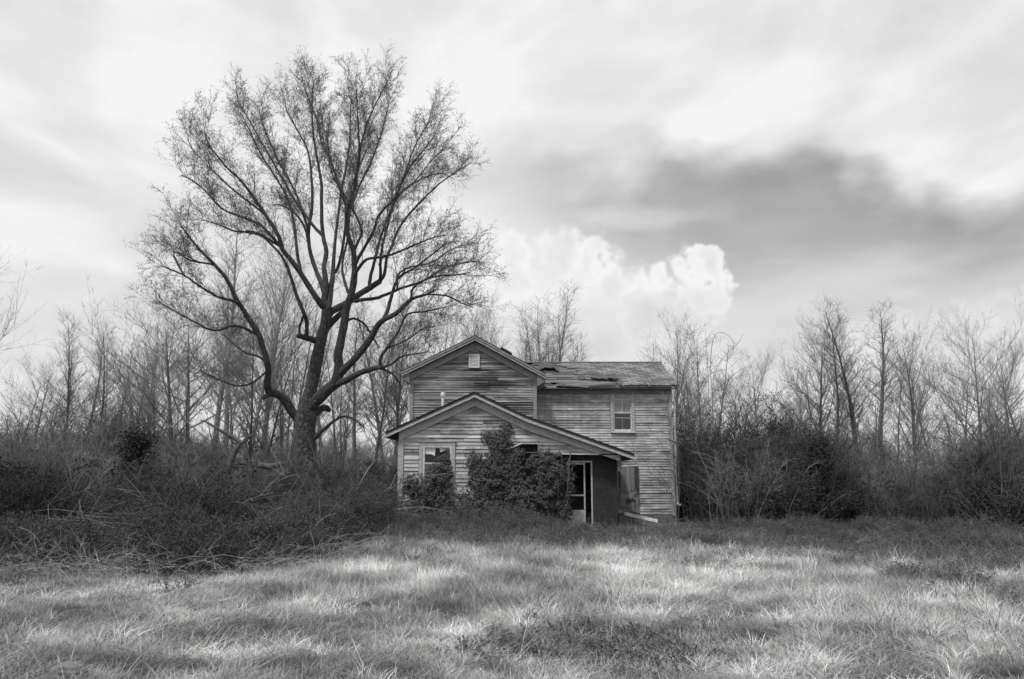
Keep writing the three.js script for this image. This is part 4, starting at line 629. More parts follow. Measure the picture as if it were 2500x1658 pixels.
// [photo x of the foot, photo y of the top, distance, kind, tone, lean in radians, width, label, name, group]
const GL = 'bare trees beyond the bramble bank', GR = 'bare trees beyond the dark thicket', GB = 'bare trees behind the house';
const plain = { [GL]: 'bare grey tree in the wood beyond the bramble bank', [GR]: 'bare grey tree in the wood beyond the dark thicket', [GB]: 'bare thin tree rising behind the house roofs' };
const rt = rng(99);
const woods = [
  [-235, 690, 36, 'wide', 'grey', 0.04, 0.8, 'bare tree reaching thin boughs in over the bramble bank', GL], [62, 905, 60, 'round', 'grey', 0, 1, , GL], [20, 930, 52, 'multi', 'grey', 0, 1.2, , GL], [118, 925, 66, 'pole2', 'grey', 0, 1.1, , GL],
  [152, 785, 46, 'pole2', 'dark', -0.13, 1, 'dark slim tree leaning over its neighbours in the wood', GL], [156, 860, 45, 'pole', 'dark', 0.08, 0.9, , GL], [190, 812, 48, 'pole', 'grey', -0.06, 1.1, , GL], [228, 805, 50, 'pole2', 'grey', -0.11, 1, , GL], [258, 870, 56, 'multi', 'grey', -0.04, 1, , GL], [300, 860, 55, 'round2', 'grey', 0, 1, , GL], [345, 850, 58, 'multi', 'grey', 0.03, 1.1, , GL], [395, 840, 52, 'round2', 'grey', 0, 1, , GL], [430, 800, 46, 'round', 'grey', 0.03, 1.2, , GL],
  [455, 760, 44, 'wide', 'grey', 0.02, 1, 'wide bare tree with level boughs behind the dark cedar', GL], [510, 555, 58, 'pole2', 'pale', 0.0, 1.15, 'tallest pale straight trunk standing behind the maple', GL], [545, 620, 60, 'pole', 'pale', -0.02, 1.1, 'pale slender trunk second to the tallest behind the maple', GL], [594, 640, 57, 'pole2', 'pale', -0.01, 1, , GL], [638, 592, 60, 'round2', 'pale', 0.0, 0.9, 'pale forked tree with brushy top behind the maple', GL], [690, 720, 58, 'multi', 'grey', 0, 1, , GL], [612, 790, 40, 'slim', 'dark', -0.06, 1.4, 'dark twin sapling close behind the maple limb', GL], [626, 800, 40.3, 'slim', 'dark', -0.1, 1.3, 'dark leaning sapling close behind the maple limb', GL], [575, 850, 38, 'wide', 'grey', 0.05, 0.8, 'low spreading bare tree under the maple limb', GL], [730, 790, 62, 'pole2', 'grey', 0, 1.1, , GL], [790, 760, 56, 'pole2', 'grey', 0, 1, , GL], [835, 800, 60, 'multi', 'grey', 0, 1, , GL], [868, 770, 52, 'pole', 'grey', 0.02, 1.2, , GL], [905, 810, 45, 'pole2', 'dark', -0.02, 1, , GL], [945, 745, 50, 'pole2', 'grey', 0, 1.2, , GL], [985, 830, 43, 'round2', 'dark', 0.02, 0.8, 'dark forked tree close by the left eave of the house', GL], [960, 790, 62, 'round', 'grey', 0, 1, , GL],
  [1040, 790, 58, 'round', 'grey', 0, 1, , GB], [1090, 765, 64, 'pole2', 'grey', 0, 1.1, , GB], [1165, 765, 60, 'round2', 'grey', 0, 0.8, , GB], [1262, 800, 60, 'slim', 'grey', 0.1, 1.3, , GB], [1285, 770, 62, 'multi', 'grey', 0.04, 1.1, , GB], [1322, 716, 60, 'multi', 'grey', 0, 1.15, 'tallest many-stemmed bare tree behind the wing roof', GB], [1340, 755, 63, 'multi', 'grey', 0, 1, , GB], [1362, 765, 61, 'multi', 'grey', -0.05, 1, , GB], [1402, 812, 58, 'slim', 'grey', -0.03, 1.2, , GB],
  [1630, 808, 52, 'round2', 'grey', 0, 0.9, , GR], [1668, 900, 44, 'multi', 'grey', 0.02, 1, , GR], [1725, 800, 41, 'multi', 'grey', 0.03, 1.3, 'tangled bare tree draped with looping vines beside the house', GR], [1790, 940, 50, 'round', 'grey', 0, 1, , GR], [1862, 900, 52, 'round', 'pale', 0, 1, 'pale bare tree standing alone over the thicket', GR], [1925, 960, 48, 'multi', 'dark', 0, 1.1, , GR], [1965, 930, 50, 'round2', 'grey', 0, 0.9, , GR],
  [2002, 835, 46, 'round', 'dark', 0.03, 0.95, 'dark round crowned tree in the thicket clump', GR], [2046, 795, 48, 'pole2', 'grey', 0.05, 1.1, , GR], [2106, 752, 47, 'pole2', 'dark', 0.045, 1.2, 'dark tall leaning tree in the thicket clump', GR], [2152, 750, 48, 'pole', 'grey', 0.02, 1.4, 'tall straight tree with drooping tip in the thicket clump', GR], [2125, 880, 53, 'multi', 'grey', 0, 1, , GR], [2185, 890, 54, 'slim', 'grey', 0, 1.2, , GR], [2225, 828, 50, 'round2', 'grey', 0, 0.95, 'forked bare tree with dense oval crown', GR], [2285, 890, 52, 'pole2', 'grey', 0, 1, , GR], [2350, 940, 50, 'slim', 'grey', 0.1, 1.2, , GR], [2400, 805, 46, 'wide', 'grey', 0.01, 0.75, 'broad fan shaped bare tree above the dark weeds', GR], [2440, 920, 50, 'multi', 'grey', 0, 1, , GR], [2480, 880, 52, 'round', 'grey', 0, 1, , GR], [2525, 880, 48, 'pole2', 'grey', 0, 1.2, , GR], [2350, 900, 60, 'round', 'grey', 0, 1, , GR],
];
for (const [px, top, z, kind, tone, lean, width, label, group] of woods) {
  const k = kinds[kind], x = PX(px, 1160, z), y = gh(x, -z), h = PY(px, top, z) - y, s = h / k.H;
  const t = thing('bare_tree', label ?? plain[group], 'tree', [x, y, -z], group);
  part('trunk', k.trunk, tones[tone][0], t); part('crown', k.wood, tones[tone][1], t);
  t.rotation.set(0, rt() * 6.28, lean, 'ZYX'); t.scale.set(s * width, s, s * width);
}
// looping vines over the tangled tree beside the house
{
  const r = rng(31), t = thing('tangled_vine', 'bare looping vines hanging over the tangled tree', 'vine', [PX(1735, 1160, 40), 0, -40]), o = t.position;
  const paths = [[[1735, 1150], [1740, 1000], [1735, 880], [1745, 820], [1765, 812], [1788, 830], [1790, 860], [1770, 880], [1752, 870]], [[1700, 1150], [1715, 1000], [1700, 930], [1680, 880], [1662, 868], [1650, 850]], [[1745, 1100], [1742, 930], [1760, 880], [1800, 840], [1815, 815]], [[1725, 1100], [1730, 960], [1726, 860], [1722, 800]], [[1740, 960], [1775, 930], [1805, 905], [1835, 892]], [[1690, 1050], [1685, 960], [1670, 900], [1695, 860], [1730, 870]], [[1705, 940], [1740, 910], [1780, 900], [1800, 880]]];
  for (const p of paths) { const c = new THREE.CatmullRomCurve3(p.map(([x, y], i) => { const q = P(x, y, 40 + (r() - 0.5) * 1.2); return new THREE.Vector3(q.x - o.x, q.y - o.y, q.z - o.z); })), pts = c.getPoints(26).map((v) => [v.x, v.y, v.z]); part('stem', new Geo().tube(pts, pts.map((_, i) => lerp(0.018, 0.006, i / 26)), 5).build(), M.branchGrey, t); }
}
// a wooded rise far off: one mass
{
  const r = rng(61), g = thing('far_wood', 'far-off bare wood closing the view', undefined); g.userData.kind = 'stuff';
  for (const [name, k, n] of [['trees', kinds.round, 90], ['trees', kinds.pole2, 110], ['trees', kinds.round2, 60]]) for (const geo of [k.trunk, k.wood]) {
    const q = rng(n + k.tris), m = lit(new THREE.InstancedMesh(geo, geo === k.trunk ? M.trunkGrey : M.branchGrey, n)); m.name = geo === k.trunk ? 'trunks' : 'crowns'; const mat = new THREE.Matrix4(), e = new THREE.Euler(), qt = new THREE.Quaternion();
    for (let i = 0; i < n; i++) { const z = 72 + 50 * q(), x = (q() - 0.5) * 2 * z * 0.75, s = (4.2 + 3.2 * q()) / k.H * (0.8 + (z - 72) / 130); e.set(0, q() * 6.28, 0); mat.compose(new THREE.Vector3(x, gh(x, -z), -z), qt.setFromEuler(e), new THREE.Vector3(s * 1.5, s, s * 1.5)); m.setMatrixAt(i, mat); }
    g.add(m);
  }
}

// ---------------------------------------------------------------- undergrowth
const leafTone = [0.05, 0.08, 0.115];
const Lm = { dark: matte(0.028), mid: matte(0.04), light: matte(0.13), stem: matte(0.17), cane: matte(0.3), straw: matte(0.42), wood: matte(0.1) };
const mixed = new THREE.MeshStandardMaterial({ color: 0xffffff, roughness: 0.9, side: THREE.DoubleSide });   // colour comes from each copy
function leafClump(seed, n, rx, ry, len) {   // leaves gathered round a few short twigs
  const r = rng(seed), g = new Geo();
  for (let k = 0; k < 9; k++) { const a = r() * 6.28, d = [Math.cos(a) * 0.8, 0.35 + r(), Math.sin(a) * 0.8], w = wander(r, [0, -ry * 0.4, 0], d, rx * (0.7 + 0.6 * r()), 4, 0.5, 0, 0.006, 0.5); g.tube(w.pts, w.rad, 3); for (let q = 0; q < n / 9; q++) { const p = w.pts[1 + Math.floor(r() * 4)], e = unit(r), s = 0.25 * rx * r(); randomLeaf(g, r, p[0] + e[0] * s, p[1] + e[1] * s * ry / rx, p[2] + e[2] * s, len * (0.6 + 0.7 * r()), len * (0.35 + 0.25 * r()), 1, 0.2); } }
  return g.build();
}
function caneClump(seed, n, h, arch) {   // arching bare canes with side shoots
  const r = rng(seed), g = new Geo();
  for (let k = 0; k < n; k++) {
    const a = r() * 6.28, up = 0.5 + r() * 0.9, w = wander(r, [(r() - 0.5) * 0.4, -0.05, (r() - 0.5) * 0.4], [Math.cos(a) * 0.7, up, Math.sin(a) * 0.7], h * (0.6 + 0.7 * r()), 9, 0.18, -arch, 0.0048, 0.4); g.tube(w.pts, w.rad, 3);
    for (let q = 0; q < 5; q++) { const t = wander(r, w.pts[3 + Math.floor(r() * 6)], turned(r, w.d, 0.5 + r() * 0.8), h * 0.22 * (0.5 + r()), 3, 0.4, -arch * 0.5, 0.003, 0.5); g.tube(t.pts, t.rad, 3); }
  }
  return g.build();
}
function saplingClump(seed, n, h) {
  const r = rng(seed), g = new Geo();
  for (let k = 0; k < n; k++) {
    const a = r() * 6.28, w = wander(r, [(r() - 0.5) * 0.7, -0.1, (r() - 0.5) * 0.7], [Math.cos(a) * 0.25, 1, Math.sin(a) * 0.25], h * (0.5 + 0.55 * r()), 8, 0.22, 0.03, 0.016, 0.25); g.tube(w.pts, w.rad, 4);
    for (let q = 0; q < 11; q++) { const at = w.pts[2 + Math.floor(r() * 7)], t = wander(r, at, turned(r, w.d, 0.5 + r() * 0.6), h * 0.2 * (0.4 + r()), 4, 0.35, 0.03, 0.006, 0.5); g.tube(t.pts, t.rad, 3); for (let z = 0; z < 3; z++) { const u = wander(r, t.pts[1 + Math.floor(r() * 4)], turned(r, t.d, 0.5 + r() * 0.5), h * 0.07 * (0.5 + r()), 1, 0.3, 0, 0.0042, 0.6); g.tube(u.pts, u.rad, 3); } }
  }
  return g.build();
}
const _m = new THREE.Matrix4(), _q = new THREE.Quaternion(), _e = new THREE.Euler(), _c = new THREE.Color(), _s = new THREE.Vector3(), _p = new THREE.Vector3();
function mass(name, label, layers) {   // uncountable growth: one object, its layers instanced
  const g = thing(name, label, undefined); g.userData.kind = 'stuff';
  for (const [layer, geos, places] of layers) geos.forEach((geo, k) => {
    const mine = places.filter((_, i) => i % geos.length === k); if (!mine.length) return;
    const im = lit(new THREE.InstancedMesh(geo, mixed, mine.length)); im.name = layer; im.userData.kind = 'stuff';
    mine.forEach((q, i) => { _e.set(q.tx ?? 0, q.a, q.tz ?? 0, 'YXZ'); im.setMatrixAt(i, _m.compose(_p.set(q.x, q.y, q.z), _q.setFromEuler(_e), _s.set(q.s, q.h ?? q.s, q.s))); im.setColorAt(i, _c.setRGB(q.c, q.c, q.c)); });
    g.add(im);
  });
  return g;
}
const clumps = [1, 2, 3].map((k) => leafClump(100 + k, 230, 0.42, 0.34, 0.042)), canes = [1, 2, 3].map((k) => caneClump(200 + k, 9, 1.7, 0.13)), wild = [1, 2].map((k) => caneClump(220 + k, 7, 2.6, 0.06)), saplings = [1, 2, 3].map((k) => saplingClump(300 + k, 7, 3));

// the bank of brambles in front of the wood: its near edge on the ground, its height
const bankEdge = [[-40, 15.6], [-14, 15], [-9.4, 14.4], [-6.3, 13.8], [-4.3, 15.0], [-3.5, 19], [-3.3, 24.4]];
function bankFront(x) { let i = 1; while (i < bankEdge.length - 1 && x > bankEdge[i][0]) i++; const [a, b] = [bankEdge[i - 1], bankEdge[i]]; return a[1] + (b[1] - a[1]) * clamp((x - a[0]) / (b[0] - a[0])); }
const domes = []; { const r = rng(515); for (let k = 0; k < 120; k++) { const z = 14.3 + 17 * Math.pow(r(), 1.1), x = -3.2 - r() * (0.7 * z - 2), dr = 0.6 + 1.2 * r() * r() + 0.3 * r(); domes.push([x, z, dr, Math.min(dr * (0.6 + 0.75 * r()), 1.95) * lerp(0.75, 1.1, smooth(15, 24, z))]); } domes.push([-10.6, 17.2, 1.8, 1.75], [-8.4, 18.6, 1.5, 1.6], [-11.8, 19.5, 2, 2], [-6.6, 17.4, 1.5, 1.35], [-9.3, 15.9, 1.1, 1.0], [-5, 19, 1.4, 1.3]); }
const domeTone = (x, z) => { let h = 0, t = 0.2; domes.forEach(([dx, dz, dr, dh], k) => { const d = ((x - dx) ** 2 + (z - dz) ** 2) / dr / dr; if (d < 1 && dh * Math.sqrt(1 - d) > h) { h = dh * Math.sqrt(1 - d); t = hash2(k, 5) ** 2 * 0.95; } }); return t; };
function bank(x, z) {   // height of the growth at x, distance z
  if (x > -3.05 && z > 20) return 0; if (x > -2.6) return 0;
  const into = z - bankFront(x) - 0.5 * (fbm(x * 0.7 + 3, z * 0.7, 3) - 0.5) * 3; if (into < 0) return 0;
  let h = 0.12 + 0.16 * fbm(x * 1.4, z * 1.4, 2); for (const [dx, dz, dr, dh] of domes) { const d = ((x - dx) ** 2 + (z - dz) ** 2) / dr / dr; if (d < 1) h = Math.max(h, dh * Math.sqrt(1 - d)); }
  return h * (0.35 + 0.65 * smooth(-0.2, 1.2, into)) * (0.85 + 0.3 * fbm(x * 2, z * 2 + 7, 2));
}
{
  const r = rng(808), leafy = [], cane = [], tall = [];
  for (let n = 0; n < 6400; n++) { const z = 13.5 + 20 * Math.pow(r(), 1.5), x = -3 - r() * (0.7 * z + 1 - 3), h = bank(x, z); if (h < 0.1) continue; const f = Math.pow(r(), 0.3), patch = fbm(x * 0.5 + 20, z * 0.5 + 3, 3); leafy.push({ x, y: gh(x, -z) + h * f, z: -z, a: r() * 6.28, tx: (r() - 0.5) * 0.8, tz: (r() - 0.5) * 0.8, s: 0.6 + r() * 0.6, c: lerp(0.02, 0.075, clamp(patch * 1.2 - 0.35 + domeTone(x, z) + (r() - 0.5) * 0.3)) }); }
  for (let n = 0; n < 640; n++) { const z = 13.6 + 18 * Math.pow(r(), 1.4), x = -3 - r() * (0.7 * z + 1 - 3), h = bank(x, z); if (h < 0.1) continue; cane.push({ x, y: gh(x, -z), z: -z, a: r() * 6.28, s: (0.7 + 0.6 * r()) * Math.max(0.6, h) * (x > -5 && z > 18 ? 0.5 : 1), c: 0.06 + 0.3 * r() ** 3 }); }
  for (let n = 0; n < 90; n++) { const x = -3.6 - r() * 8, z = bankFront(x) - 0.2 + r() * 0.9; cane.push({ x, y: gh(x, -z), z: -z, a: r() * 6.28, s: 0.4 + 0.4 * r(), c: 0.3 + 0.2 * r() }); }
  mass('bramble_bank', 'tangled bank of brambles and honeysuckle in front of the wood', [['leaves', clumps, leafy], ['canes', canes, cane]]);
}
// grey leafless thicket filling the ground between the bank and the wood
function thicket(name, label, seed, n, area, tall, dark) {
  const r = rng(seed), sap = [], leafy = [], wildC = [];
  for (let k = 0; k < n; k++) { const [x, z] = area(r); const h = tall(x, z) * (0.6 + 0.55 * r()); sap.push({ x, y: gh(x, -z), z: -z, a: r() * 6.28, tx: (r() - 0.5) * 0.3, s: Math.max(0.5, h / 3.2), h: h / 3, c: lerp(0.05, 0.3, r() ** 2.5) * (1 - 0.5 * dark(x, z)) }); }
  for (let k = 0; k < n * 5.5; k++) { const [x, z] = area(r), d = dark(x, z), h = tall(x, z) * lerp(0.4, 0.8, d); if (r() > 0.3 + 0.7 * d) continue; leafy.push({ x, y: gh(x, -z) + h * Math.pow(r(), 0.9), z: -z, a: r() * 6.28, tx: r() - 0.5, tz: r() - 0.5, s: 0.8 + r() * 0.9, c: lerp(0.05, 0.02, d) * (0.7 + 0.6 * r()) }); }
  for (let k = 0; k < n / 5; k++) { const [x, z] = area(r), h = tall(x, z); wildC.push({ x, y: gh(x, -z), z: -z, a: r() * 6.28, s: h / 2.4 * (0.6 + 0.5 * r()), c: 0.1 + 0.16 * r() }); }
  mass(name, label, [['saplings', saplings, sap], ['leaves', clumps, leafy], ['canes', wild, wildC]]);
}
thicket('grey_thicket', 'grey leafless thicket of saplings behind the bramble bank', 41, 620, (r) => { const z = 27 + 20 * r(); let x = -3.8 - r() * (0.72 * z - 3.8); return [x, z]; }, (x, z) => { const [px] = toPixel(x, 2, -z); return (px < 480 ? 4.1 : px < 700 ? 3.2 : px < 960 ? 3 : 2.4) * (0.65 + 0.7 * fbm(x * 0.35, z * 0.35, 2)) * (z > 36 ? 1.1 : 0.85); }, (x, z) => smooth(0.5, 0.75, fbm(x * 0.4 + 7, z * 0.4 + 1, 3)) * 0.6);
thicket('dark_thicket', 'dark dense thicket of stems and evergreen vines beside the wing', 43, 640, (r) => { const z = 25.5 + 14 * r(); const x = 6.6 + r() * (0.72 * z - 6.6); return [x, z]; }, (x, z) => { const [px] = toPixel(x, 2, -z); return curve([[1640, 3.2], [1720, 4.4], [1800, 4], [1950, 4.1], [2050, 3.8], [2120, 2.6], [2250, 2.4], [2330, 2.8], [2400, 3.4], [2500, 3.6]], px) * (0.3 + 1.35 * fbm(x * 0.6 + 2, z * 0.6, 3)); }, (x, z) => { const [px] = toPixel(x, 2, -z); return curve([[1640, 0.35], [1700, 0.8], [1850, 1], [2050, 1], [2120, 0.3], [2270, 0.25], [2350, 0.8], [2500, 0.9]], px) * smooth(0.3, 0.55, fbm(x * 0.5, z * 0.5 + 8, 3)); });
thicket('back_thicket', 'pale leafless brush under the far trees', 47, 420, (r) => { const z = 44 + 22 * r(); return [(r() - 0.5) * 2 * 0.72 * z, z]; }, (x, z) => 2.5 * (0.6 + 0.7 * fbm(x * 0.3, z * 0.3, 2)), () => 0);

// ---------------------------------------------------------------- dark evergreen shrubs one can pick out
function shrubGeo(seed, n, conical) {
  const r = rng(seed), leaves = new Geo(), stems = new Geo();
  for (let k = 0; k < (conical ? 46 : 26); k++) {
    const a = r() * 6.28, e = conical ? 0.3 + 0.7 * r() : 0.2 + 1.1 * r(), y0 = conical ? r() * 0.93 : 0.05, reach = (conical ? 0.06 + (1 - y0) * 0.36 : 0.5) * (0.35 + 1.15 * r()) * (conical ? 1 : lerp(1, 1.3, Math.sin(e)));
    const w = wander(r, [0, y0, 0], [Math.cos(a) * Math.cos(e), Math.sin(e), Math.sin(a) * Math.cos(e)], reach, 5, 0.3, 0.02, 0.012, 0.3); stems.tube(w.pts, w.rad, 4);
    for (let q = 0; q < n / (conical ? 46 : 26); q++) { const i = 1 + Math.floor(Math.pow(r(), 0.7) * 5), p = w.pts[Math.min(5, i)], u = unit(r), s = (conical ? 0.12 : 0.19) * r(); randomLeaf(leaves, r, p[0] + u[0] * s, Math.max(0.01, p[1] + u[1] * s), p[2] + u[2] * s, 0.022 + 0.02 * r(), 0.012 + 0.01 * r(), 1, 0.1); }
  }
  if (conical) stems.tube([[0, -0.05, 0], [0.01, 0.5, 0], [0, 1, 0]], [0.03, 0.02, 0.006], 6);
  const L = leaves.build(), S = stems.build(); L.computeBoundingBox(); const b = L.boundingBox, k = 1 / Math.max(b.max.x, -b.min.x, b.max.z, -b.min.z) / 2, h = 1 / b.max.y; L.scale(k, h, k); S.scale(k, h, k);
  return { leaves: L, stems: S };
}
const shrubs = { cone: shrubGeo(1, 7000, true), ball: shrubGeo(2, 7000, false), ball2: shrubGeo(3, 7000, false) };
for (const [px, top, z, kind, wide, tone, name, label, group] of [
  [325, 1026, 25, 'cone', 0.8, 'dark', 'cedar_tree', 'dark bushy evergreen cedar rising above the bramble bank'],
  [285, 1100, 21.5, 'ball', 1.7, 'dark', 'evergreen_shrub', 'black evergreen shrub at the foot of the cedar'], [425, 1105, 21, 'ball2', 2.3, 'dark', 'evergreen_shrub', 'wide black evergreen shrub with pale dead canes beside the cedar'], [130, 1165, 19, 'ball', 1.2, 'dark', 'evergreen_shrub', 'small round black shrub set in the bramble bank'], [5, 1110, 18, 'cone', 1.2, 'dark', 'evergreen_shrub', 'tall black shrub at the open end of the bramble bank'], [490, 1140, 25, 'ball', 1.1, 'dark', 'evergreen_shrub', 'dark shrub under the pale trunks beyond the cedar'], [740, 1130, 30, 'ball2', 0.8, 'mid', 'evergreen_shrub', 'vine heaped shrub around the foot of the maple'],
  [950, 1130, 25.4, 'ball', 0.9, 'dark', 'evergreen_shrub', 'dark shrub pressed against the kitchen corner of the house'], [2005, 1050, 26, 'cone', 0.8, 'dark', 'evergreen_shrub', 'ivy covered black snag in the dark thicket'], [1960, 1110, 25.5, 'ball', 1.5, 'dark', 'evergreen_shrub', 'large black bush in the dark thicket', ], [1840, 1090, 26, 'ball2', 1.2, 'dark', 'evergreen_shrub', 'dark bush beside the tangled vines'], [2085, 1185, 26.5, 'cone', 0.8, 'dark', 'evergreen_shrub', 'narrow black shrub where the thicket thins out'], [2150, 1190, 27.5, 'cone', 0.7, 'dark', 'evergreen_shrub', 'lone small black shrub in the pale brush'], [1720, 1130, 27.4, 'ball', 0.8, 'mid', 'evergreen_shrub', 'brambly bush close to the downspout corner'], [2450, 1120, 24.5, 'ball2', 1.7, 'dark', 'evergreen_shrub', 'dark spreading bush under the fan shaped tree'], [2330, 1170, 27.5, 'ball', 0.9, 'mid', 'evergreen_shrub', 'dim bush between the pale brush and the fan shaped tree'],
]) {
  const k = shrubs[kind], x = PX(px, 1160, z), y = gh(x, -z), h = PY(px, top, z) - y, t = thing(name, label, name === 'cedar_tree' ? 'tree' : 'shrub', [x, y, -z], name === 'cedar_tree' ? undefined : 'evergreen shrubs');
  part(name === 'cedar_tree' ? 'crown' : 'foliage', k.leaves, tone === 'dark' ? Lm.dark : Lm.mid, t); part(name === 'cedar_tree' ? 'trunk' : 'stems', k.stems, Lm.wood, t);
  t.scale.set(h * wide, h, h * wide); t.rotation.y = px;
}
// a ragged ivy branch sticking out over the thicket, broken trunk and log under the maple
{
  const snag = thing('broken_snag', 'broken leaning dead tree with bare forked limbs under the maple', 'tree', [PX(588, 1160, 29.5), 0, -29.5]), o = snag.position;
  const tubes = [['trunk', [[545, 1215, 9], [556, 1150, 8], [572, 1105, 7.5], [590, 1080, 7]]], ['limb', [[592, 1084, 6.5], [570, 1068, 5], [540, 1052, 4], [512, 1035, 2.6], [490, 1025, 1.4]]], ['limb', [[594, 1082, 7], [604, 1068, 5], [600, 1050, 3], [606, 1030, 1.5]]], ['limb', [[560, 1140, 3], [585, 1125, 2.4], [560, 1140, 2], [520, 1160, 1.2]]], ['limb', [[575, 1085, 3], [560, 1070, 2], [556, 1045, 1]]], ['limb', [[596, 1085, 7], [612, 1150, 7], [606, 1230, 8]]]];
  for (const [n, p] of tubes) { const q = p.map(([x, y]) => { const v = P(x, y, 29.5); return [v.x - o.x, v.y - o.y, v.z - o.z]; }); part(n, new Geo().tube(q, p.map((v) => v[2] * 29.5 / FOCAL), 7, null, true).build(), M.trunkDark, snag); }
  const log = thing('hanging_log', 'mossy dead log lying across the brush under the maple', 'log', [PX(655, 1138, 30), 0, -30]), o2 = log.position, pts = [[618, 1138, 5], [636, 1136, 7], [660, 1140, 8], [680, 1134, 6], [694, 1132, 4]].map(([x, y, w]) => { const v = P(x, y, 30); return [v.x - o2.x, v.y, v.z - o2.z, w * 30 / FOCAL]; });
  part('log', new Geo().tube(pts.map((v) => v.slice(0, 3)), pts.map((v) => v[3]), 9, null, true).build(), M.trunkDark, log); for (const k of [0, 4]) part('stub', new Geo().tube([[pts[k][0], pts[k][1], pts[k][2]], [pts[k][0] + 0.05, 0.4, pts[k][2] - 0.2], [pts[k][0], -0.05, pts[k][2] - 0.3]], [0.05, 0.04, 0.05], 6).build(), M.trunkDark, log);
}

// ---------------------------------------------------------------- vines climbing the house
function wallVine(label, seed, z, blobs, n, depth, tone, runners) {
  const r = rng(seed), c = P(blobs[0][0], 1279, z), t = thing('climbing_vine', label, 'vine', [c.x, 0, -z + 0.06], 'vines on the house front'), o = t.position, g = new Geo(true), s = new Geo();
  const area = blobs.map(([, , rx, ry]) => rx * ry), sum = area.reduce((a, b) => a + b, 0);
  for (let k = 0; k < n; k++) {
    let f = r() * sum, i = 0; while (f > area[i]) f -= area[i++]; const [bx, by, rx, ry, dp = 1] = blobs[i], a = r() * 6.28, q = Math.pow(r(), 0.5) * 1.1 * (r() < 0.14 ? 1.3 : 1), px = bx + Math.cos(a) * rx * q, py = by + Math.sin(a) * ry * q;
    if (fbm(px / 5 + seed, py / 5, 4) < 0.2 + 0.38 * q) continue;
    const p = P(px, py, z), bulge = depth * dp * Math.sqrt(Math.max(0, 1 - q * q)) * (0.5 + fbm(px / 14, py / 14 + seed, 3)), out = bulge * Math.pow(r(), 0.5) + 0.02;
    if (p.y < 0.03) continue;
    let dx = (r() - 0.5) * 1.3, dy = -0.75 - 0.3 * r(), dz = 0.15 + 0.5 * r(), l = Math.hypot(dx, dy, dz); dx /= l; dy /= l; dz /= l;
    let sx = 1, sy = (r() - 0.5) * 0.9, sz = (r() - 0.5) * 1.4, k2 = sx * dx + sy * dy + sz * dz; sx -= k2 * dx; sy -= k2 * dy; sz -= k2 * dz; l = Math.hypot(sx, sy, sz); const len = 0.034 + 0.034 * r();
    g.leaf(p.x - o.x, p.y, p.z - o.z + out, dx, dy, dz, -sx / l, -sy / l, -sz / l, len, len * (0.6 + 0.3 * r()), 0.25 + 1.4 * r() * r());
  }
  for (const path of runners) { const cv = new THREE.CatmullRomCurve3(path.map(([x, y, d = 0.1]) => { const p = P(x, y, z); return new THREE.Vector3(p.x - o.x, Math.max(0, p.y), p.z - o.z + d); })), pts = cv.getPoints(18).map((v, i) => [v.x + (r() - 0.5) * 0.03, v.y, v.z + (r() - 0.5) * 0.02]); s.tube(pts, pts.map((_, i) => lerp(0.02, 0.006, i / 18)), 4); }
  const m = matte(tone, { vertexColors: true, roughness: 0.6 }); part('foliage', g.build(), m, t); part('stem', s.build(), Lm.wood, t);
}
wallVine('thick ivy mound covering the lower half of the kitchen window', 71, ZE, [[1062, 1205, 50, 66], [1075, 1158, 34, 42], [1008, 1185, 22, 28, 0.5], [1088, 1122, 15, 24, 0.35], [1055, 1250, 75, 44], [1020, 1280, 90, 26]], 32000, 0.42, 0.038, [[[1060, 1290], [1070, 1200], [1080, 1120], [1095, 1100]], [[1040, 1290], [1020, 1200], [1000, 1170]], [[1020, 1290, 0.6], [1045, 1260, 0.7], [1075, 1275, 0.8]]]);
wallVine('tall ivy reaching up to the frieze between window and door', 73, ZE, [[1232, 1060, 24, 24, 0.6], [1222, 1085, 34, 28, 0.7], [1215, 1130, 34, 46, 0.8], [1200, 1190, 44, 60, 0.8], [1160, 1125, 22, 22, 0.35], [1172, 1170, 30, 50, 0.45], [1205, 1250, 85, 46], [1238, 1045, 10, 16, 0.4], [1215, 1170, 40, 60, 0.9], [1150, 1235, 40, 40, 0.6], [1262, 1110, 18, 26, 0.3], [1255, 1150, 24, 44, 0.5], [1190, 1068, 16, 14, 0.4]], 38000, 0.34, 0.04, [[[1215, 1290], [1212, 1180], [1222, 1100], [1238, 1035]], [[1190, 1290], [1180, 1180], [1160, 1110], [1155, 1090]], [[1195, 1290], [1170, 1150], [1150, 1120]], [[1225, 1100], [1200, 1075], [1180, 1062]]]);
wallVine('dense round ivy hanging beside the storm door', 79, ZE - 0.02, [[1345, 1165, 44, 62], [1340, 1120, 34, 26, 0.8], [1330, 1215, 56, 44], [1270, 1225, 44, 44, 0.8], [1285, 1190, 22, 36, 0.5], [1300, 1250, 66, 42, 0.8], [1385, 1180, 18, 50, 0.6], [1365, 1240, 30, 46, 0.7], [1300, 1130, 16, 20, 0.4]], 42000, 0.46, 0.038, [[[1340, 1290], [1345, 1200], [1340, 1120], [1370, 1100]], [[1310, 1290], [1320, 1180], [1330, 1110]], [[1390, 1100, 0.3], [1385, 1180, 0.35], [1380, 1240, 0.3]]]);
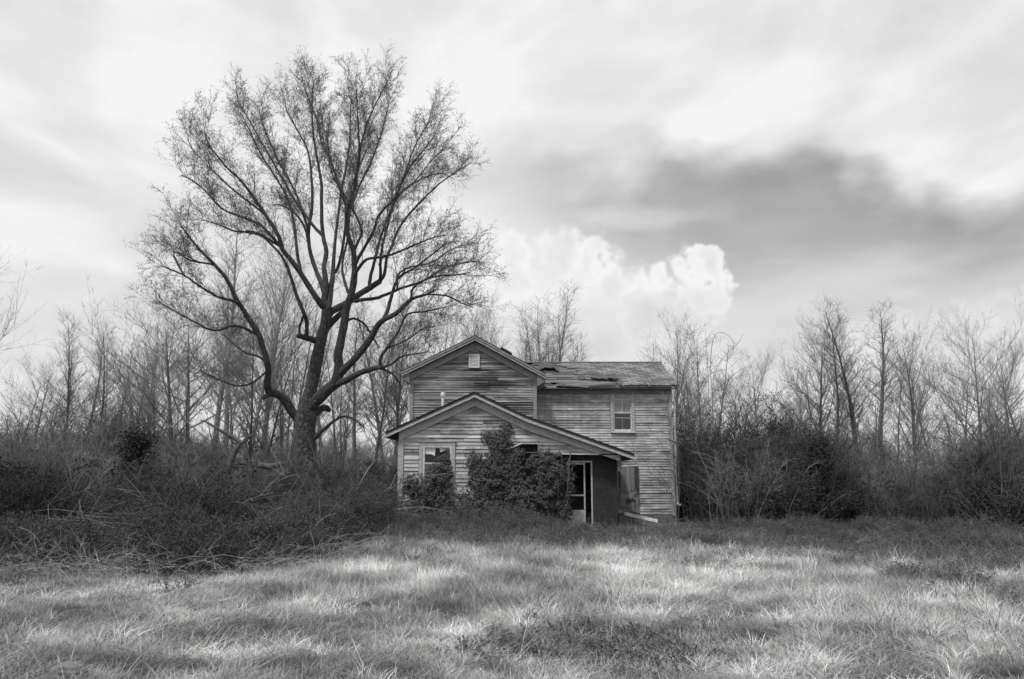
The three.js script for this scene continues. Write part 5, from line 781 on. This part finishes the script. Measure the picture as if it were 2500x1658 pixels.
// bare sapling growing at the corner of the wing
{
  const x = PX(1652, 1160, 29.2), t = thing('wall_sapling', 'bare many-stemmed sapling growing against the corner of the wing', 'sapling', [x, 0, -29.2]), r = rng(17), g = new Geo();
  for (const p of [[[1655, 1295], [1648, 1200], [1635, 1130], [1610, 1080], [1580, 1040]], [[1653, 1295], [1650, 1180], [1640, 1080], [1628, 1010], [1622, 965]], [[1652, 1295], [1640, 1210], [1605, 1150], [1560, 1110], [1530, 1085]], [[1656, 1295], [1658, 1180], [1652, 1070], [1655, 980]], [[1650, 1250], [1625, 1190], [1600, 1165], [1580, 1150]]]) {
    const cv = new THREE.CatmullRomCurve3(p.map(([a, b]) => { const v = P(a, b, 29.2 + (r() - 0.5) * 0.4); return new THREE.Vector3(v.x - x, v.y, v.z + 29.2); })), pts = cv.getPoints(14).map((v) => [v.x, v.y, v.z]); part('stem', new Geo().tube(pts, pts.map((_, i) => lerp(0.018, 0.005, i / 14)), 5).build(), M.branchGrey, t);
    for (let k = 3; k < 15; k++) for (let q = 0; q < 3; q++) { const a = pts[k], b = pts[k - 1], w = wander(r, a, turned(r, [a[0] - b[0], a[1] - b[1], a[2] - b[2]].map((v) => v / 0.18), 0.5 + r() * 0.5), 0.25 + r() * 0.6, 4, 0.3, 0.02, 0.0045, 0.4); g.tube(w.pts, w.rad, 3); }
  }
  part('crown', g.build(), M.branchGrey, t);
}

// ---------------------------------------------------------------- the old field: grass, weeds, ground cover
function tuft(seed, n, h, spread, wide, lie) {
  const r = rng(seed), g = new Geo();
  for (let k = 0; k < n; k++) {
    const b = r() * 6.28, a = b + (r() - 0.5) * 2.2, d = spread * 0.8 * r(), x = Math.cos(b) * d, z = Math.sin(b) * d, hh = h * (0.45 + 0.75 * r()), l = lie * (0.3 + r()), w = wide * (0.7 + 0.6 * r()), sx = -Math.sin(a) * w, sz = Math.cos(a) * w, n3 = [-Math.cos(a) * 0.8, 0.6, -Math.sin(a) * 0.8];
    let prev = null; for (let s = 0; s < 4; s++) { const t = s / 3, y = hh * (t - 0.32 * l * t * t), o = hh * l * t * t, q = w > 0 ? 1 - t * 0.9 : 1, i = g.v(x + Math.cos(a) * o - sx * q, y - 0.01, z + Math.sin(a) * o - sz * q, ...n3); g.v(x + Math.cos(a) * o + sx * q, y - 0.01, z + Math.sin(a) * o + sz * q, ...n3); if (s) g.i.push(i - 2, i - 1, i, i - 1, i + 1, i); }
  }
  return g.build();
}
const shortT = [1, 2, 3, 4].map((k) => tuft(400 + k, 44, 0.1, 0.18, 0.0027, 1.2)), tallT = [1, 2, 3, 4].map((k) => tuft(420 + k, 36, 0.27, 0.22, 0.0027, 1.1)), matT = [1, 2, 3].map((k) => tuft(440 + k, 54, 0.12, 0.22, 0.0032, 2.4)), stalkT = [1, 2, 3].map((k) => tuft(460 + k, 4, 0.8, 0.14, 0.0032, 0.5)), cloverT = [1, 2, 3].map((k) => leafClump(480 + k, 80, 0.14, 0.07, 0.035));
{
  const r = rng(2024), S = [], T = [], Mt = [], St = [], Cl = [], Wd = [], Cn = [];
  const bare = (x, z) => { const [px, py] = toPixel(x, 0, -z); return smooth(1, 0.35, Math.hypot((px - 1420) / 420, (py - 1580) / 62) + (fbm(x * 1.3, z * 1.3, 3) - 0.5) * 1.1); };   // trodden clover patch
  const green = (x, z) => smooth(0.52, 0.64, fbm(x * 1.1 + 3, z * 2.6 + 7, 5) + 0.6 * (fbm(x * 2.6, z * 3.2 + 5, 3) - 0.5));
  const tallness = (x, z) => { const [px] = toPixel(x, 0, -z); return smooth(10.2, 13, z + (fbm(x * 0.5, z * 0.5 + 2, 3) - 0.5) * 3) * smooth(500, 1000, px + (z - 12) * 40) * (1 - smooth(19, 24, z)) + 0.55 * smooth(1750, 2100, px) * smooth(8, 11, z); };
  const weedy = (x, z) => { const [px] = toPixel(x, 0, -z), edge = curve([[0, 16.5], [600, 17], [900, 19.5], [1100, 20.5], [1300, 21], [1500, 20.5], [1700, 19], [2000, 18], [2250, 16], [2500, 14.6]], px); return smooth(edge - 3.2, edge + 3.4, z + (fbm(x * 0.6 + 40, z * 0.6, 4) - 0.5) * 10); };
  const N = 66000;
  for (let k = 0; k < N; k++) {
    const z = 5.6 + 21 * Math.pow(r(), 1.15), x = (r() - 0.5) * 2 * (0.69 * z + 0.6);
    if (z > ZE - 0.3 && x > -3.8 && x < 3.7) continue; if (bank(x, z) > 0.25 && r() < 0.85) continue;
    if (z > 22.8 && x > 1.2 && x < 3.4 && r() < 0.6) continue;
    if (fbm(x * 2.7 + 11, z * 3.3 + 4, 3) < 0.36 && r() < 0.8) continue;   // gaps of bare thatch
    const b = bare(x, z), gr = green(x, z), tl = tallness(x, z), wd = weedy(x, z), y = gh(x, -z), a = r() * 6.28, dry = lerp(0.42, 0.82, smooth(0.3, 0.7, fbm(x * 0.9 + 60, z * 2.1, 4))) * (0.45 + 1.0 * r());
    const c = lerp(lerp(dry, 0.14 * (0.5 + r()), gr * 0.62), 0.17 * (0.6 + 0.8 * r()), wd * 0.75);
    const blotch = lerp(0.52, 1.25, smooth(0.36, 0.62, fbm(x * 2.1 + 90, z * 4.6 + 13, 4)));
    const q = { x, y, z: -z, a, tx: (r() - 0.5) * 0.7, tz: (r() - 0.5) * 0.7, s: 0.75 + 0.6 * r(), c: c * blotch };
    const hollow = clamp(0.09 + smooth(0.54, 0.61, fbm(x * 1.3 + 31, z * 3.2 + 77, 5)));
    if (r() < hollow * 0.5) { Wd.push({ ...q, y: y + 0.01 + 0.05 * r(), s: 0.2 + 0.2 * r(), h: 0.12 + 0.16 * r(), c: lerp(0.05, 0.17, r()) }); if (r() < 0.4) continue; }
    if (r() < b * 0.75) { if (r() < 0.7) Cl.push({ ...q, y: y + 0.03, s: 0.6 + 0.7 * r(), c: lerp(0.07, 0.18, r()) }); else Mt.push({ ...q, c: 0.2 + 0.3 * r() }); continue; }
    if (r() < wd) { if (r() < 0.5) Wd.push({ ...q, y: y + 0.02 + 0.16 * r() * (z > 22 && x > 0 ? 0.4 : 1), s: 0.4 + 0.4 * r(), c: lerp(0.05, 0.15, r()) }); else (r() < 0.3 ? T : r() < 0.5 ? S : Mt).push({ ...q, s: 0.8 + 0.5 * r(), c: c * (0.8 + 0.5 * r()) }); if (r() < 0.012 && !(z > 21.5 && x > -2 && x < 4.5)) Cn.push({ ...q, s: 0.3 + 0.35 * r(), c: 0.12 + 0.2 * r() }); }
    else if (r() < tl) { T.push({ ...q, h: q.s * (0.45 + 0.5 * r()) * (0.35 + 1.3 * fbm(x * 1.3 + 5, z * 1.3, 3)) }); if (r() < 0.6) Mt.push({ ...q, x: x + 0.1, s: 1.3, c: c * (0.8 + 0.4 * r()) }); }
    else { const m = r(); if (m < 0.5) S.push({ ...q, h: q.s * (0.7 + 0.7 * r()) * (1 + 0.5 * gr) }); else Mt.push(q); }
    if (r() < 0.05 * (0.35 + tl + wd * 0.5)) St.push({ ...q, tx: (r() - 0.5) * 1.4, tz: (r() - 0.5) * 1.4, s: 0.3 + 0.5 * r(), c: 0.12 + 0.6 * r() });
  }
  for (const [hx, hz, hr, hh] of [[-2.6, 20.6, 1.5, 0.35], [-0.2, 20, 1.7, 0.28], [2.2, 21.5, 1.4, 0.3], [3.9, 24.4, 1.3, 0.2], [5.6, 25, 1.4, 0.3], [6.8, 24.2, 1.8, 0.55], [8.6, 23.6, 1.8, 0.5], [10.5, 23, 1.9, 0.55], [12.6, 22.4, 2, 0.6], [8, 20.5, 1.6, 0.32], [11, 19.5, 1.8, 0.4], [12, 16.8, 1.7, 0.38], [4.6, 19.6, 1.2, 0.25], [-3.2, 23, 1.4, 0.6], [0.8, 24.3, 1.1, 0.4]]) for (let k = 0; k < hr * hr * 70; k++) { const a = r() * 6.28, d = Math.sqrt(r()), x = hx + Math.cos(a) * d * hr, z = hz + Math.sin(a) * d * hr * 0.75, h = hh * Math.sqrt(Math.max(0, 1 - d * d)) * (0.5 + fbm(x * 2, z * 2, 3)); Wd.push({ x, y: gh(x, -z) + h * Math.sqrt(r()), z: -z, a: r() * 6.28, tx: r() - 0.5, tz: r() - 0.5, s: 0.3 + 0.4 * r(), c: lerp(0.04, 0.13, r()) }); if (r() < 0.05) Cn.push({ x, y: gh(x, -z), z: -z, a: r() * 6.28, s: 0.3 + 0.35 * r(), c: 0.1 + 0.3 * r() * r() }); }
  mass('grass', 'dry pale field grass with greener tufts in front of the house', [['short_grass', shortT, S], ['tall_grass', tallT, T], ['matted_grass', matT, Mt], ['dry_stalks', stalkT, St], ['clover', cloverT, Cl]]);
  mass('weeds', 'low dark weeds and fallen canes between the grass and the thicket', [['leaves', clumps, Wd], ['canes', canes, Cn]]);
  // the low heap of weeds before the kitchen gable
    const H = []; for (let k = 0; k < 420; k++) { const a = r() * 6.28, d = Math.sqrt(r()), x = -0.9 + Math.cos(a) * d * 2.6, z = 22.6 + Math.sin(a) * d * 1.7, h = 0.55 * Math.sqrt(Math.max(0, 1 - d * d)); H.push({ x, y: gh(x, -z) + h * r(), z: -z, a: r() * 6.28, tx: r() - 0.5, tz: r() - 0.5, s: 0.45 + 0.4 * r(), c: lerp(0.05, 0.11, r()) }); }
  mass('weed_heap', 'rounded heap of weeds in front of the kitchen gable', [['leaves', clumps, H]]);
}

// dead weed stalks standing above the grass
{
  const r = rng(909);
  for (const [px, py, h, dark] of [[2420, 1560, 0.75, 1], [2455, 1600, 0.8, 1], [2380, 1590, 0.6, 1], [2150, 1500, 0.55, 0], [1950, 1545, 0.6, 0], [1060, 1610, 0.4, 0], [1450, 1530, 0.45, 0], [830, 1600, 0.4, 0], [2290, 1480, 0.7, 1], [1760, 1440, 0.7, 0]]) {
    const d = ray(px, py), t = -EYE / d[1], x = d[0] * t, z = d[2] * t, o = thing('dead_weed', dark ? 'dark dead weed with forked stems standing out of the grass' : 'pale dead weed stalk standing out of the short grass', 'weed', [x, gh(x, z), z], dark ? 'dark dead weeds' : 'pale dead weeds'), m = dark ? Lm.wood : Lm.straw, g = new Geo();
    const w = wander(r, [0, -0.05, 0], [(r() - 0.5) * 0.6, 1, (r() - 0.5) * 0.4], h, 7, 0.16, 0, 0.004, 0.4); part('stem', new Geo().tube(w.pts, w.rad, 5).build(), m, o);
    for (let k = 0; k < 8; k++) { const b = wander(r, w.pts[2 + Math.floor(r() * 6)], turned(r, w.d, 0.5 + r() * 0.4), h * (0.15 + 0.2 * r()), 3, 0.2, 0.03, 0.0022, 0.5); g.tube(b.pts, b.rad, 4); const e = b.pts[3]; randomLeaf(g, r, e[0], e[1], e[2], 0.02, 0.012); }
    part('branches', g.build(), m, o);
  }
}
renderer.render(scene, camera);
